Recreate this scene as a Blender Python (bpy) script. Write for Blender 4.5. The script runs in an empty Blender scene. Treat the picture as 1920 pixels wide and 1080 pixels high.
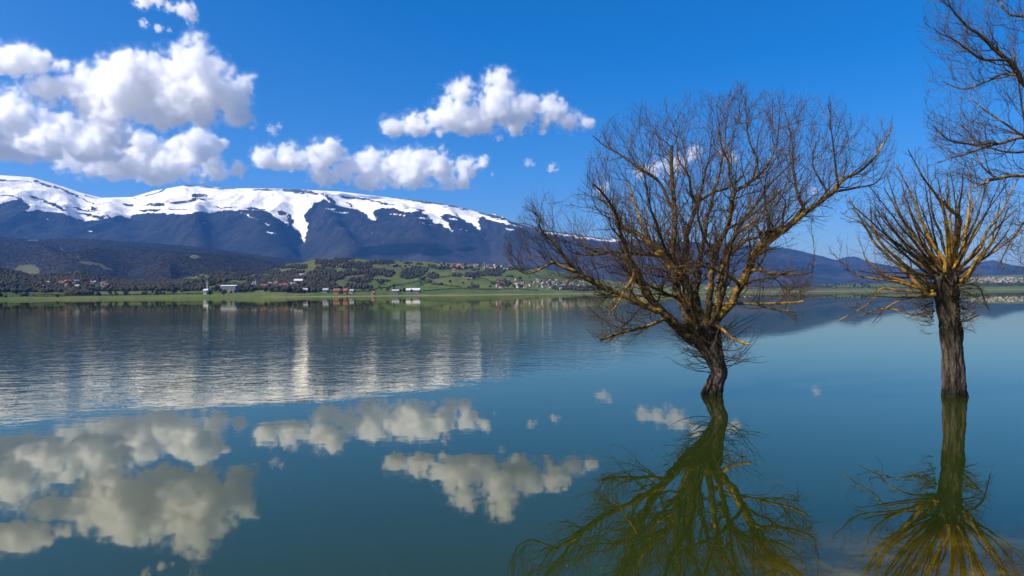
import bpy, bmesh, math, random
import numpy as np
from mathutils import Vector, Matrix

random.seed(7); RNG = np.random.default_rng(7)
R = math.radians
scene = bpy.context.scene
COL = scene.collection

# ------------------------------------------------------------------ camera
F = 1280.0            # focal length in photo pixels (1920 wide)
H0 = 2.1              # eye height above the water
HOR0, HSL = 559.0, 17.5 / 1920.0      # the horizon line in the photo (it tilts a little)
roll = math.atan(HSL); pitch = math.atan((HOR0 - HSL * 960 - 540) / F)
def hor(px): return HOR0 - HSL * px
cam_d = bpy.data.cameras.new('camera'); cam = bpy.data.objects.new('camera', cam_d); COL.objects.link(cam)
cam_d.sensor_width = 36; cam_d.lens = 36 * F / 1920; cam_d.clip_start = .1; cam_d.clip_end = 80000
_r = Vector((math.cos(roll), 0, -math.sin(roll))); _u = Vector((math.sin(roll), 0, math.cos(roll)))
_f = Vector((0, 1, 0))
_f2 = (_f * math.cos(pitch) + _u * math.sin(pitch)); _u2 = (_u * math.cos(pitch) - _f * math.sin(pitch))
cam.matrix_world = Matrix(((_r.x, _u2.x, -_f2.x, 0), (_r.y, _u2.y, -_f2.y, 0), (_r.z, _u2.z, -_f2.z, H0), (0, 0, 0, 1)))
scene.camera = cam
RV, UV, FV = np.array(_r), np.array(_u2), np.array(_f2)
def ray(px, py):
    d = RV * ((px - 960) / F) + UV * ((540 - py) / F) + FV
    return d / d[1]
def P(px, py, Y):
    """world point seen at a photo pixel, at depth Y"""
    return np.array((0, 0, H0)) + ray(px, py) * Y

# ------------------------------------------------------------------ sky, sun, exposure
SUN_EL, SUN_AZ = R(43), R(-116)     # azimuth clockwise from +Y: the sun stands to the left, slightly behind
S = Vector((math.sin(SUN_AZ) * math.cos(SUN_EL), math.cos(SUN_AZ) * math.cos(SUN_EL), math.sin(SUN_EL)))
world = bpy.data.worlds.new('World'); scene.world = world; world.use_nodes = True
nt = world.node_tree; nt.nodes.clear()
sky = nt.nodes.new('ShaderNodeTexSky'); sky.sky_type = 'NISHITA'; sky.sun_disc = False
sky.sun_elevation = SUN_EL; sky.sun_rotation = SUN_AZ
sky.altitude = 1100; sky.air_density = 1.0; sky.dust_density = 5.0; sky.ozone_density = 5.0
hs = nt.nodes.new('ShaderNodeHueSaturation'); hs.inputs['Saturation'].default_value = 1.5; hs.inputs['Value'].default_value = 1.28; hs.inputs['Hue'].default_value = .507
gm = nt.nodes.new('ShaderNodeGamma'); gm.inputs['Gamma'].default_value = .92
bg = nt.nodes.new('ShaderNodeBackground'); bg.inputs['Strength'].default_value = 0.11
wo = nt.nodes.new('ShaderNodeOutputWorld')
nt.links.new(sky.outputs[0], gm.inputs['Color']); nt.links.new(gm.outputs[0], hs.inputs['Color']); nt.links.new(hs.outputs[0], bg.inputs['Color']); nt.links.new(bg.outputs[0], wo.inputs['Surface'])
sun_d = bpy.data.lights.new('sun', 'SUN'); sun_d.energy = 4.9; sun_d.angle = R(.53); sun_d.color = (1, .93, .83)
sun = bpy.data.objects.new('sun', sun_d); COL.objects.link(sun); sun.location = (0, 0, 60)
sun.rotation_euler = (-S).to_track_quat('-Z', 'Y').to_euler()
vs = scene.view_settings; scene.display_settings.display_device = 'sRGB'
vs.view_transform = 'Standard'; vs.look = 'None'; vs.exposure = 0.4; vs.gamma = 1.0; vs.use_curve_mapping = False
cy = scene.cycles
cy.use_denoising = True; cy.max_bounces = 40; cy.volume_bounces = 36; cy.diffuse_bounces = 3; cy.glossy_bounces = 3
cy.transparent_max_bounces = 12; cy.use_adaptive_sampling = True; cy.adaptive_threshold = .015; cy.caustics_reflective = False
cy.volume_step_rate = 1.5

# ------------------------------------------------------------------ helpers
def tag(o, label=None, cat=None, group=None, kind=None):
    if label: o['label'] = label
    if cat: o['category'] = cat
    if group: o['group'] = group
    if kind: o['kind'] = kind
    return o
def empty(name, loc=(0, 0, 0), rz=0):
    o = bpy.data.objects.new(name, None); COL.objects.link(o); o.location = loc; o.rotation_euler = (0, 0, rz)
    o.empty_display_size = .2
    return o
def link_mesh(name, me, parent=None, mats=(), smooth=False, loc=None):
    for m in mats: me.materials.append(m)
    if smooth: me.polygons.foreach_set('use_smooth', np.ones(len(me.polygons), bool))
    o = bpy.data.objects.new(name, me); COL.objects.link(o)
    if parent is not None: o.parent = parent
    if loc is not None: o.location = loc
    return o
def mesh_np(name, V, Fc, attrs=None):
    """V (n,3), Fc (m,3|4) index array -> mesh"""
    V = np.asarray(V, np.float32); Fc = np.asarray(Fc, np.int32)
    me = bpy.data.meshes.new(name); m, k = Fc.shape
    me.vertices.add(len(V)); me.vertices.foreach_set('co', V.ravel())
    me.loops.add(m * k); me.loops.foreach_set('vertex_index', Fc.ravel())
    me.polygons.add(m); me.polygons.foreach_set('loop_start', np.arange(0, m * k, k, dtype=np.int32))
    for an, av in (attrs or {}).items():
        a = me.attributes.new(an, 'FLOAT', 'POINT'); a.data.foreach_set('value', np.asarray(av, np.float32).ravel())
    me.update(calc_edges=True); me.validate()
    return me
def grid_faces(nr, nc, wrap=False):
    i = np.arange(nr - 1)[:, None] * nc; j = np.arange(nc if wrap else nc - 1)[None, :]
    j2 = (j + 1) % nc
    return np.stack([i + j, i + j2, i + nc + j2, i + nc + j], -1).reshape(-1, 4)

# value noise in numpy, any dimension up to 3
_LAT = np.random.default_rng(11).random((64, 64, 64)).astype(np.float32)
def vnoise(x, y, z=0.0):
    x, y, z = np.broadcast_arrays(np.asarray(x, np.float32), np.asarray(y, np.float32), np.asarray(z, np.float32))
    xi, yi, zi = np.floor(x), np.floor(y), np.floor(z)
    fx, fy, fz = x - xi, y - yi, z - zi
    fx, fy, fz = (f * f * (3 - 2 * f) for f in (fx, fy, fz))
    xi, yi, zi = (v.astype(np.int32) for v in (xi, yi, zi))
    def L(a, b, c): return _LAT[(xi + a) & 63, (yi + b) & 63, (zi + c) & 63]
    x00 = L(0,0,0) * (1 - fx) + L(1,0,0) * fx; x10 = L(0,1,0) * (1 - fx) + L(1,1,0) * fx
    x01 = L(0,0,1) * (1 - fx) + L(1,0,1) * fx; x11 = L(0,1,1) * (1 - fx) + L(1,1,1) * fx
    y0 = x00 * (1 - fy) + x10 * fy; y1 = x01 * (1 - fy) + x11 * fy
    return y0 * (1 - fz) + y1 * fz
def fbm(x, y, z=0.0, o=4, g=.5):
    s = 0; a = 1; t = 0
    for k in range(o):
        s = s + a * (vnoise(np.asarray(x) * 2**k + 17.3 * k, np.asarray(y) * 2**k + 5.1 * k, np.asarray(z) * 2**k + 9.7 * k) - .5); t += a; a *= g
    return s / t * 2      # about -1..1
def sstep(a, b, x):
    t = np.clip((x - a) / (b - a), 0, 1); return t * t * (3 - 2 * t)
def trace(pts):
    a = np.array(pts, float)
    return lambda px: np.interp(px, a[:, 0], a[:, 1])

# ------------------------------------------------------------------ materials
class NT:
    def __init__(s, name):
        s.m = bpy.data.materials.new(name); s.m.use_nodes = True; s.t = s.m.node_tree; s.t.nodes.clear()
        s.out = s.n('OutputMaterial')
    def n(s, ty, **kw):
        nd = s.t.nodes.new('ShaderNode' + ty)
        for k, v in kw.items(): setattr(nd, k, v)
        return nd
    def put(s, sock, v):
        if isinstance(v, bpy.types.NodeSocket): s.t.links.new(v, sock)
        elif isinstance(v, (tuple, list)) and len(v) == 3 and sock.type == 'RGBA': sock.default_value = (*v, 1)
        else: sock.default_value = v
    def noise(s, scale, detail=4, rough=.55, vec=None, dist=0.0):
        nd = s.n('TexNoise'); nd.inputs['Scale'].default_value = scale; nd.inputs['Detail'].default_value = detail
        nd.inputs['Roughness'].default_value = rough; nd.inputs['Distortion'].default_value = dist
        if vec is not None: s.put(nd.inputs['Vector'], vec)
        return nd.outputs['Fac']
    def math(s, op, a, b=0.0, c=0.0, clamp=False):
        nd = s.n('Math', operation=op, use_clamp=clamp)
        for i, v in enumerate((a, b, c)): s.put(nd.inputs[i], v)
        return nd.outputs[0]
    def mix(s, f, a, b):
        nd = s.n('Mix', data_type='RGBA'); s.put(nd.inputs['Factor'], f); s.put(nd.inputs['A'], a) if 0 else None
        s.put(nd.inputs[6], a); s.put(nd.inputs[7], b); return nd.outputs[2]
    def ramp(s, v, a, b, lo=0.0, hi=1.0):
        nd = s.n('MapRange', interpolation_type='SMOOTHSTEP')
        for i, q in enumerate((v, a, b, lo, hi)): s.put(nd.inputs[i], q)
        return nd.outputs[0]
    def attr(s, name): return s.n('Attribute', attribute_name=name).outputs['Fac']
    def coord(s, which='Object'): return s.n('TexCoord').outputs[which]
    def pos(s): return s.n('NewGeometry').outputs['Position']
    def mapping(s, vec, scale=(1, 1, 1), loc=(0, 0, 0)):
        nd = s.n('Mapping'); s.put(nd.inputs['Vector'], vec); nd.inputs['Scale'].default_value = scale; nd.inputs['Location'].default_value = loc
        return nd.outputs[0]
    def bump(s, h, strength=1.0, dist=.01):
        nd = s.n('Bump'); s.put(nd.inputs['Height'], h); s.put(nd.inputs['Strength'], strength); nd.inputs['Distance'].default_value = dist
        return nd.outputs[0]
    def principled(s, color, rough=.8, normal=None, spec=.3):
        nd = s.n('BsdfPrincipled'); s.put(nd.inputs['Base Color'], color); s.put(nd.inputs['Roughness'], rough)
        s.put(nd.inputs['Specular IOR Level'], spec)
        if normal is not None: s.put(nd.inputs['Normal'], normal)
        return nd.outputs[0]
    def done(s, surf): s.t.links.new(surf, s.out.inputs['Surface']); return s.m
def flat(name, col, var=.25, scale=1.5, rough=.85):
    m = NT(name); n = m.noise(scale, 3, vec=m.coord())
    d = tuple(c * (1 - var) for c in col); l = tuple(min(1, c * (1 + var)) for c in col)
    return m.done(m.principled(m.mix(n, d, l), rough))

def bark_trunk_mat():
    m = NT('willow_bark'); v = m.coord()
    fur = m.noise(9, 6, .65, m.mapping(v, (1, 1, .16)), .6)
    fine = m.noise(45, 4, .6, m.mapping(v, (1, 1, .4)))
    big = m.noise(1.8, 3, .5, v)
    hue = m.mix(m.ramp(fur, .36, .62), (.008, .006, .004), (.15, .115, .082))
    hue = m.mix(m.ramp(fine, .35, .75, 0, .5), hue, (.11, .085, .065))
    crown_shade = m.math('MULTIPLY', m.ramp(big, .45, .62), m.ramp(m.attr('hgt'), .25, .7))  # shade of the crown painted in: dark patches on the upper trunk
    hue = m.mix(m.math('MULTIPLY', crown_shade, .85), hue, (.022, .019, .006))
    wet = m.ramp(m.attr('wet'), 0, 1)
    hue = m.mix(m.math('MULTIPLY', wet, .8), hue, (.02, .016, .01))
    h = m.math('ADD', m.math('MULTIPLY', fur, 1.0), m.math('MULTIPLY', fine, .35))
    return m.done(m.principled(hue, .9, m.bump(h, 1.0, .08), .2))
def bark_limb_mat(name, amount, lichen=(.42, .24, .035), dark=(.026, .018, .010), mid=(.15, .105, .055)):
    m = NT(name); v = m.coord()
    n1 = m.noise(7, 5, .6, v, .4); n2 = m.noise(30, 4, .6, v); n3 = m.noise(2.2, 3, .5, v)
    base = m.mix(m.ramp(n2, .35, .68), dark, mid)
    k = m.math('MULTIPLY', m.ramp(n1, .62 - .26 * amount, .72 - .2 * amount), m.ramp(n3, .55 - .35 * amount, .75 - .25 * amount))
    col = m.mix(m.math('MULTIPLY', k, m.ramp(n2, .2, .5, .45, 1)), base, lichen)
    return m.done(m.principled(col, .9, m.bump(m.math('ADD', n2, n1), 1.0, .012), .15))
M = {}
M['bark'] = bark_trunk_mat()
M['limb'] = bark_limb_mat('lichened_limb_bark', .42)
M['limb_yellow'] = bark_limb_mat('yellow_lichen_bark', .78)
M['shoot'] = bark_limb_mat('pollard_shoot_bark', .95)
M['limb_bare'] = bark_limb_mat('dark_limb_bark', .25)
M['twig'] = bark_limb_mat('twig_bark', .30, lichen=(.34, .20, .04), dark=(.030, .020, .011), mid=(.16, .105, .055))

def land_mat():
    m = NT('farmland'); v = m.pos()
    big = m.noise(.006, 4, .55, v); fine = m.noise(.05, 5, .7, v); fi2 = m.noise(.3, 3, .6, v)
    g = m.mix(m.ramp(big, .38, .62), (.055, .092, .010), (.118, .145, .022))
    vo = m.n('TexVoronoi'); m.put(vo.inputs['Vector'], m.mapping(v, (.0075, .0042, 0))); sc_ = m.n('SeparateColor'); m.t.links.new(vo.outputs['Color'], sc_.inputs[0])
    g = m.mix(m.ramp(sc_.outputs[0], .45, .5, 0, .7), g, (.085, .128, .010))
    g = m.mix(m.ramp(sc_.outputs[1], .6, .65, 0, .75), g, (.125, .115, .035))
    g = m.mix(m.ramp(sc_.outputs[2], .72, .76, 0, .7), g, (.050, .090, .010))
    g = m.mix(m.ramp(m.attr('dry'), 0, 1), g, (.095, .080, .036))
    g = m.mix(m.ramp(fine, .42, .7, 0, .75), g, (.045, .052, .018))
    g = m.mix(m.ramp(fi2, .5, .75, 0, .5), g, (.03, .035, .014))
    g = m.mix(m.ramp(m.attr('wood'), .35, .65), g, (.024, .022, .012))
    g = m.mix(m.ramp(m.attr('beach'), .2, .8), g, (.20, .165, .10))
    return m.done(m.principled(g, .95, None, .1))
def wood_mat():
    m = NT('foothill_woodland'); v = m.pos()
    big = m.noise(.0035, 5, .6, v); fine = m.noise(.03, 5, .75, v)
    c = m.mix(m.ramp(big, .35, .65), (.010, .011, .008), (.026, .020, .015))
    c = m.mix(m.ramp(fine, .35, .7), c, (.034, .027, .019))
    c = m.mix(m.ramp(fine, .5, .2), c, (.010, .012, .009))
    c = m.mix(m.ramp(m.attr('meadow'), .3, .7), c, (.085, .088, .030))
    return m.done(m.principled(c, .95, m.bump(fine, 1.0, 14), .1))
def mountain_mat():
    m = NT('mountain_slopes'); v = m.pos()
    sp = m.n('SeparateXYZ'); m.put(sp.inputs[0], v); z = sp.outputs[2]
    big = m.noise(.0018, 5, .6, v); fine = m.noise(.016, 6, .75, v)
    fing = m.noise(.020, 6, .7, m.mapping(v, (1, .22, .30)))          # chutes and rakes run down the slope
    lo = m.mix(m.ramp(big, .42, .58), (.012, .015, .015), (.042, .037, .033))
    hi = m.mix(m.ramp(fing, .42, .60), (.006, .008, .010), (.030, .026, .024))
    c = m.mix(m.ramp(m.math('ADD', z, m.math('MULTIPLY', m.math('SUBTRACT', big, .5), 900)), 330, 720), lo, hi)
    c = m.mix(m.ramp(fine, .45, .72, 0, .6), c, (.042, .036, .032))
    c = m.mix(m.ramp(m.attr('heath'), .3, .7), c, (.06, .048, .04))
    c = m.mix(m.ramp(m.attr('cloud_shadow'), .35, .6), c, (.002, .003, .002))  # painted cloud shadow, nearly black
    sn = m.math('ADD', m.attr('snow'), m.math('MULTIPLY', m.math('SUBTRACT', fing, .5), 1.9))
    sn = m.math('ADD', sn, m.math('MULTIPLY', m.math('SUBTRACT', fine, .5), .8))
    c = m.mix(m.ramp(sn, .43, .57), c, (.92, .87, .78))
    return m.done(m.principled(c, .9, m.bump(m.math('ADD', fine, m.math('MULTIPLY', big, 4.0)), 1.0, 22), .1))
M['land'] = land_mat(); M['foothill'] = wood_mat(); M['mountain'] = mountain_mat()

# ------------------------------------------------------------------ land forms
SHORE = trace([(-900, 640), (0, 740), (400, 860), (660, 980), (850, 1120), (1000, 1300), (1250, 1600), (1500, 1800), (1920, 2000), (2800, 2200)])
CREST_A = trace([(-900, 380), (-300, 345), (-100, 331), (0, 328), (60, 332), (100, 343), (150, 360), (190, 370), (250, 369), (290, 357), (350, 346), (420, 352),
    (500, 353), (560, 355), (640, 359), (720, 369), (800, 377), (850, 385), (900, 397), (960, 415), (1000, 427), (1060, 437), (1120, 445), (1200, 453),
    (1300, 458), (1400, 461), (1440, 464), (1490, 470), (1530, 482), (1570, 490), (1588, 484), (1605, 483), (1640, 494), (1700, 503), (1760, 507), (1800, 505),
    (1830, 494), (1862, 488), (1900, 498), (1960, 505), (2100, 512), (2800, 520)])
CREST_B = trace([(-900, 410), (-300, 425), (-60, 432), (0, 436), (60, 442), (150, 440), (250, 446), (330, 452), (400, 459), (470, 470), (560, 481), (640, 487), (720, 492),
    (800, 498), (900, 506), (1000, 516), (1100, 528), (1250, 540)])
CREST_C = trace([(-900, 490), (-100, 497), (0, 506), (60, 521), (100, 519), (150, 512), (190, 524), (240, 531), (330, 528), (380, 517), (440, 511), (490, 519), (540, 502),
    (600, 488), (660, 488), (720, 492), (800, 494), (880, 498), (960, 501), (1010, 506), (1060, 514), (1120, 525), (1180, 533), (1300, 536), (1500, 536), (1760, 533),
    (1800, 526), (1840, 519), (1960, 517), (2800, 515)])
def t_of(px, py): return (hor(px) - py) / F
def pxu(u): return 960 + F * u
def Yc_C(px): return SHORE(px) * 1.18 + np.interp(px, [0, 600, 1000, 1300, 1900], [750, 900, 800, 900, 1300])
def H_land(u, Y):
    """height of the near land (shore plain + green hills) at azimuth u and depth Y"""
    px = pxu(u); ys = SHORE(px) + 14 * fbm(px * .02, 3.3, o=4) + 9 * fbm(px * .12, 8.3, o=2); yc = Yc_C(px); yf = ys * 1.06
    plain = np.where(Y < ys, (Y - ys) * .03, (Y - ys) * .012 + .5 * sstep(0, 12, Y - ys)); plain = np.clip(plain, -3, 16)
    hc = H0 + t_of(px, CREST_C(px)) * yc
    s = np.clip((Y - yf) / (yc - yf), 0, 1)
    prof = s ** 1.25 * (1 - .18 * np.sin(np.pi * s))
    back = np.clip((Y - yc) / 900, 0, 1)
    h = hc * prof * (1 - .75 * back ** 1.5)
    X = u * Y
    nz = fbm(X / 260, Y / 260, 1.7, 4) * 16 + fbm(X / 90, Y / 90, 4.1, 3) * 4
    h = h + nz * np.sin(np.pi * np.clip(s, 0, 1)) * np.clip(hc / 60, 0, 1) * (back == 0)
    return np.where(Y < ys, plain, np.maximum(h + .0, 0) * sstep(0, 60, Y - ys) + np.maximum(plain, 0) * (1 - .6 * s))
def H_foot(u, Y):
    px = pxu(u); yc = np.interp(px, [-900, 0, 500, 1250], [4000, 4300, 4700, 5000]); yf = 1900
    hc = H0 + t_of(px, CREST_B(px)) * yc
    s = np.clip((Y - yf) / (yc - yf), 0, 1); back = np.clip((Y - yc) / 1500, 0, 1)
    X = u * Y
    rid = np.abs(fbm(X / 560 + Y / 900, Y / 2100, 2.2, 3)); rid = 1 - 2.2 * rid
    nz = (rid - .30) * 105 + fbm(X / 300, Y / 300, 7.7, 4) * 30
    return hc * s ** 1.1 * (1 - back ** 1.4) + nz * np.sin(np.pi * s ** .8) * (1 - s) ** .6 * 1.3 * np.clip(hc / 200, 0, 1) - 25
GULL = [(34, 372, 48, 400, -.5), (156, 372, 150, 416, 1), (247, 372, 247, 412, 1), (545, 372, 571, 455, 1.5), (655, 378, 722, 421, 1), (790, 390, 859, 440, 1), (845, 398, 906, 440, 1),
        (375, 390, 375, 470, -1.2), (480, 385, 490, 450, -.6), (602, 366, 650, 470, -1.3), (760, 395, 790, 470, -.9), (835, 403, 868, 450, -.8), (915, 405, 960, 470, -.8), (130, 395, 110, 460, -.6)]
def H_mount(u, Y):
    px = pxu(u); yc = 9000 + 250 * np.sin(px * .006); yf = 4300
    hc = H0 + t_of(px, CREST_A(px)) * yc
    s = np.clip((Y - yf) / (yc - yf), 0, 1); back = np.clip((Y - yc) / 2500, 0, 1)
    base = hc * (.18 * s + .82 * s ** 1.9 / (.45 + .55 * s ** 1.2)) * (1 - .8 * back ** 1.6)
    py = hor(px) - base / Y * F
    X = u * Y; nz = 0
    for x0, y0, x1, y1, a in GULL:
        k = np.clip((py - y0) / (y1 - y0), -.3, 1.6); gx = x0 + (x1 - x0) * k + 16 * fbm(py * .035, x0 * .37, 2.2, 3)
        w = 14 + 14 * np.clip(k, 0, 2)
        nz = nz - a * 95 * np.exp(-((px - gx) / w) ** 2) * sstep(-.25, .5, k) * sstep(1.6, 1.0, k)
    rid = 1 - 2.2 * np.abs(fbm(X / 900 + 3, Y / 2600, 5.5, 4))
    env = np.sin(np.pi * np.clip(s, 0, 1) ** 1.6) * np.clip(hc / 700, 0, 1)
    nz = nz * np.clip(4 * (1 - s), 0, 1) * np.clip(hc / 900, 0, 1) + (rid * 150 + fbm(X / 420, Y / 420, 2.2, 5) * 90) * env
    return base + nz - 60 * (1 - s)

# picture-free tests for what grows or is painted where: everything is kept as compass bearing (px) and elevation (py)
def in_poly(x, y, poly):
    p = np.array(poly, float); ins = np.zeros(np.shape(x), bool); j = len(p) - 1
    for i in range(len(p)):
        xi, yi = p[i]; xj, yj = p[j]
        c = ((yi > y) != (yj > y)) & (x < (xj - xi) * (y - yi) / (yj - yi + 1e-9) + xi)
        ins ^= c; j = i
    return ins
SNOWLINE = [(-400, 396), (-120, 392), (0, 383), (22, 376), (34, 370), (45, 378), (62, 388), (34, 399), (72, 394), (125, 403), (156, 416), (203, 411), (225, 405), (247, 412), (251, 401), (281, 401), (312, 400),
    (340, 404), (369, 397), (403, 402), (415, 397), (469, 394), (500, 394), (515, 406), (562, 437), (569, 456), (573, 457), (578, 425), (573, 404), (588, 384), (601, 379),
    (604, 372), (640, 388), (669, 393), (694, 407), (722, 422), (705, 405), (697, 396), (712, 392), (772, 399), (790, 395), (812, 414), (860, 441), (838, 418), (829, 408), (832, 400), (859, 407), (884, 420),
    (907, 440), (896, 416), (903, 407), (937, 417), (984, 428), (1016, 436), (1062, 443), (1100, 448), (1165, 455)]
def land_patch(lst, x, y):
    v = np.zeros(np.shape(x))
    for cx, cyy, rx, ry, ang in lst:
        c, s_ = math.cos(R(ang)), math.sin(R(ang)); dx, dy = x - cx, y - cyy
        a, b = (dx * c + dy * s_) / rx, (-dx * s_ + dy * c) / ry
        v = np.maximum(v, 1.5 - np.sqrt(a * a + b * b))
    return v       # > .5 inside
BARE = [(300, 357, 34, 2.2, -24), (352, 347, 30, 2.2, 2), (395, 351, 25, 1.6, 8), (430, 353, 20, 1.5, 2), (500, 355, 30, 2, 2), (560, 358, 34, 4, 5), (590, 361, 16, 3, 10), (25, 338.5, 45, 1.6, 4), (85, 346, 28, 2.6, 18), (125, 358, 30, 2.2, 24), (170, 368, 18, 1.3, 12),
    (70, 372, 22, 2.5, 18), (105, 386, 28, 3, 22), (15, 366, 14, 2, 5), (150, 392, 30, 2.5, 12), (170, 404, 30, 2.5, 14), (180, 391, 14, 3, 20), (190, 402, 26, 2, 25), (240, 384, 12, 3, 10),
    (290, 384, 24, 4.5, -4), (345, 378, 30, 3.5, -6), (375, 366, 16, 4, 0), (372, 373, 18, 3, 5), (335, 392, 30, 1.6, 3), (285, 394, 22, 2.2, -5), (425, 389, 26, 1.6, 0), (480, 391, 22, 1.5, 3), (260, 376, 14, 1.3, 30), (160, 375, 20, 1.2, 30),
    (665, 371, 26, 2, 8), (710, 378, 40, 1.8, 12), (620, 372, 16, 4, 35), (655, 383, 12, 1.5, 30), (740, 371, 40, 1.5, 8), (800, 379, 50, 2.2, 8), (860, 388, 40, 3, 13), (915, 402, 40, 3.6, 18), (975, 420, 40, 3.5, 19), (1040, 434, 40, 3, 10), (1110, 444, 50, 2, 7),
    (735, 393, 22, 3, 8), (790, 393, 16, 1.5, 15), (545, 412, 6, 14, -20), (530, 400, 5, 8, -25), (955, 425, 20, 1.2, 16), (610, 366, 8, 3, 30)]
STREAK = [(90, 410, 8, 1.6, 0), (172, 434, 5, 1, 0), (500, 420, 26, 2, 25), (470, 405, 26, 2, 22), (505, 435, 16, 1.4, 15), (380, 418, 10, 1.4, 0), (640, 398, 18, 2.2, 8), (625, 392, 16, 1.6, 0), (745, 402, 26, 2.2, 5), (800, 420, 22, 1.6, 15), (850, 410, 12, 2, 10), (790, 408, 22, 1.5, 5), (702, 436, 14, 1.2, 0), (870, 432, 14, 1.2, 15), (60, 447, 8, 1.2, 0), (912, 447, 8, 1, 0), (960, 430, 16, 1.6, 10)]
CLOUD_SHADOW = [(745, 467, 78, 10.5, -3), (820, 473, 30, 6, -4), (876, 467, 22, 4.2, -3), (690, 474, 30, 7, -8)]  # dark flank patches: a cloud's shadow painted into the slope colour

def sheet(name, cols_px, rows_Y, Hf, attrs, mat, kind='structure'):
    u = ((cols_px - 960) / F)[None, :]
    Y = rows_Y if rows_Y.ndim == 2 else rows_Y[:, None] * np.ones_like(u)
    u = u * np.ones_like(Y); Z = Hf(u, Y); X = u * Y
    px = pxu(u) ; py = hor(px) - (Z - H0) / Y * F
    V = np.stack([X, Y, Z], -1).reshape(-1, 3)
    me = mesh_np(name, V, grid_faces(*Z.shape), {k: f(px, py, X, Y, Z).ravel() for k, f in attrs.items()})
    return tag(link_mesh(name, me, mats=(mat,), smooth=True), kind=kind)

def snow_a(px, py, X, Y, Z):
    wx = px + 10 * fbm(px * .05, py * .16, 1.1, 5, .6); wy = py + 4.2 * fbm(px * .055, py * .2, 6.6, 5, .62)
    poly = [(-900, 200), (-900, 400)] + SNOWLINE + [(1185, 440), (1185, 200)]
    s = np.zeros(px.shape)
    for ox, oy in ((0, 0), (3, 0), (-3, 0), (0, 1.5), (0, -1.5), (0, 4), (0, -4), (6, 2), (-6, 2), (0, 7)): s += in_poly(wx + ox, wy + oy, poly) * .1
    s = s * 1.6 - .35 - sstep(.30, .75, land_patch(BARE, wx, wy)) * .95
    s = np.maximum(s, sstep(.3, 1.2, land_patch(STREAK, wx, wy)) * .60)
    return np.clip(s, -.4, 1.2)
def heath_a(px, py, X, Y, Z): return sstep(14, 4, py - CREST_A(px)) * sstep(1300, 1100, px)
def cloud_shadow_a(px, py, X, Y, Z): return land_patch(CLOUD_SHADOW, px + 6 * fbm(px * .03, py * .1, 3, 3), py + 1.5 * fbm(px * .04, py * .1, 8, 3))
cA = np.arange(-420, 2500, 1.7); sA = np.linspace(0, 1, 230)
yA = 4300 + (9050 - 4300) * sA ** .8
yA = np.concatenate([yA, np.linspace(9080, 11300, 26)])
sheet('mountain', cA, yA, H_mount, {'snow': snow_a, 'heath': heath_a, 'cloud_shadow': cloud_shadow_a}, M['mountain'])
MEADOW = [(45, 505, 20, 7, -15), (60, 512, 14, 8, -30), (170, 494, 24, 3, 5), (195, 500, 16, 3, 20), (135, 518, 22, 8, 0), (15, 512, 14, 8, 30), (20, 530, 40, 7, 8), (366, 481, 10, 3.2, 0), (560, 500, 30, 7, -5), (540, 510, 30, 6, 5), (585, 484, 10, 2, 0), (610, 491, 16, 2.5, 15), (118, 468, 6, 1, 50), (144, 480, 4, .8, 40), (60, 450, 9, 1.8, 0), (640, 500, 40, 4, 5)]
def meadow_a(px, py, X, Y, Z): return land_patch(MEADOW, px + 5 * fbm(px * .06, py * .1, 3, 3), py + 2.5 * fbm(px * .05, py * .1, 5, 3))
cB = np.arange(-420, 1260, 2.0); yB = np.concatenate([np.linspace(1900, 5000, 170), np.linspace(5060, 6500, 20)])
sheet('foothill', cB, yB, H_foot, {'meadow': meadow_a}, M['foothill'])
DRY = [(80, 530, 110, 12, 5), (230, 525, 60, 8, 0), (655, 523, 26, 9, -10), (560, 505, 30, 12, 0), (740, 505, 26, 6, 0), (620, 495, 24, 4, 10), (445, 516, 18, 5, 5), (30, 520, 60, 8, 10), (1500, 541, 130, 4, 0), (1700, 541, 60, 4, 0)]
WOOD = [(50, 533, 60, 4, 8), (20, 510, 50, 4, 10), (250, 530, 60, 5, 0), (90, 524, 30, 4, 0), (170, 520, 20, 6, 0), (300, 535, 40, 4, 0), (400, 530, 30, 4, -8), (610, 517, 34, 10, 0), (515, 524, 50, 7, 0), (590, 531, 24, 7, 0), (704, 511, 28, 6, 0), (777, 512, 26, 10, -12), (727, 513, 15, 7, 0), (683, 527, 14, 5, 0), (812, 518, 12, 5, 0), (330, 541, 60, 5, 0), (230, 538, 40, 4, 0), (60, 545, 70, 3.5, 0), (150, 551, 30, 3.5, 0),
        (450, 541, 40, 6, 0), (560, 545, 60, 4, 0), (1090, 541, 60, 4, 0), (940, 531, 20, 5, 0), (850, 502, 40, 3, 0), (960, 504, 40, 3, 0), (1100, 520, 40, 4, 0), (1450, 537, 120, 2, 0), (1880, 534, 100, 2, 0)]
def dry_a(px, py, X, Y, Z): return sstep(.2, .9, land_patch(DRY, px, py) + .4 * fbm(px * .03, py * .15, 3, 3)) * .8
def wood_a(px, py, X, Y, Z):
    w = land_patch(WOOD, px + 6 * fbm(px * .06, py * .2, 3, 3), py + 2 * fbm(px * .06, py * .2, 5, 3))
    th = np.interp(px, [-200, 330, 420, 560, 760, 860, 1100, 1400], [-.16, -.14, -.04, 0, .16, .34, .30, .25])
    f = fbm(px * .028, py * .13, 4.4, 4, .55)
    return np.maximum(w, np.where(py < hor(px) - 11, .5 + 3.0 * (f - th), 0))
def beach_a(px, py, X, Y, Z): return sstep(1.25, .35, Z) * sstep(250, 700, px)
cC = np.arange(-420, 2500, 2.0)
_s = np.concatenate([np.linspace(-.08, .10, 26), np.linspace(.115, 1.0, 120), np.linspace(1.03, 1.9, 18)])
_ys = SHORE(cC)[None, :]; yC = _ys + (Yc_C(cC)[None, :] - _ys) * _s[:, None]
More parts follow.
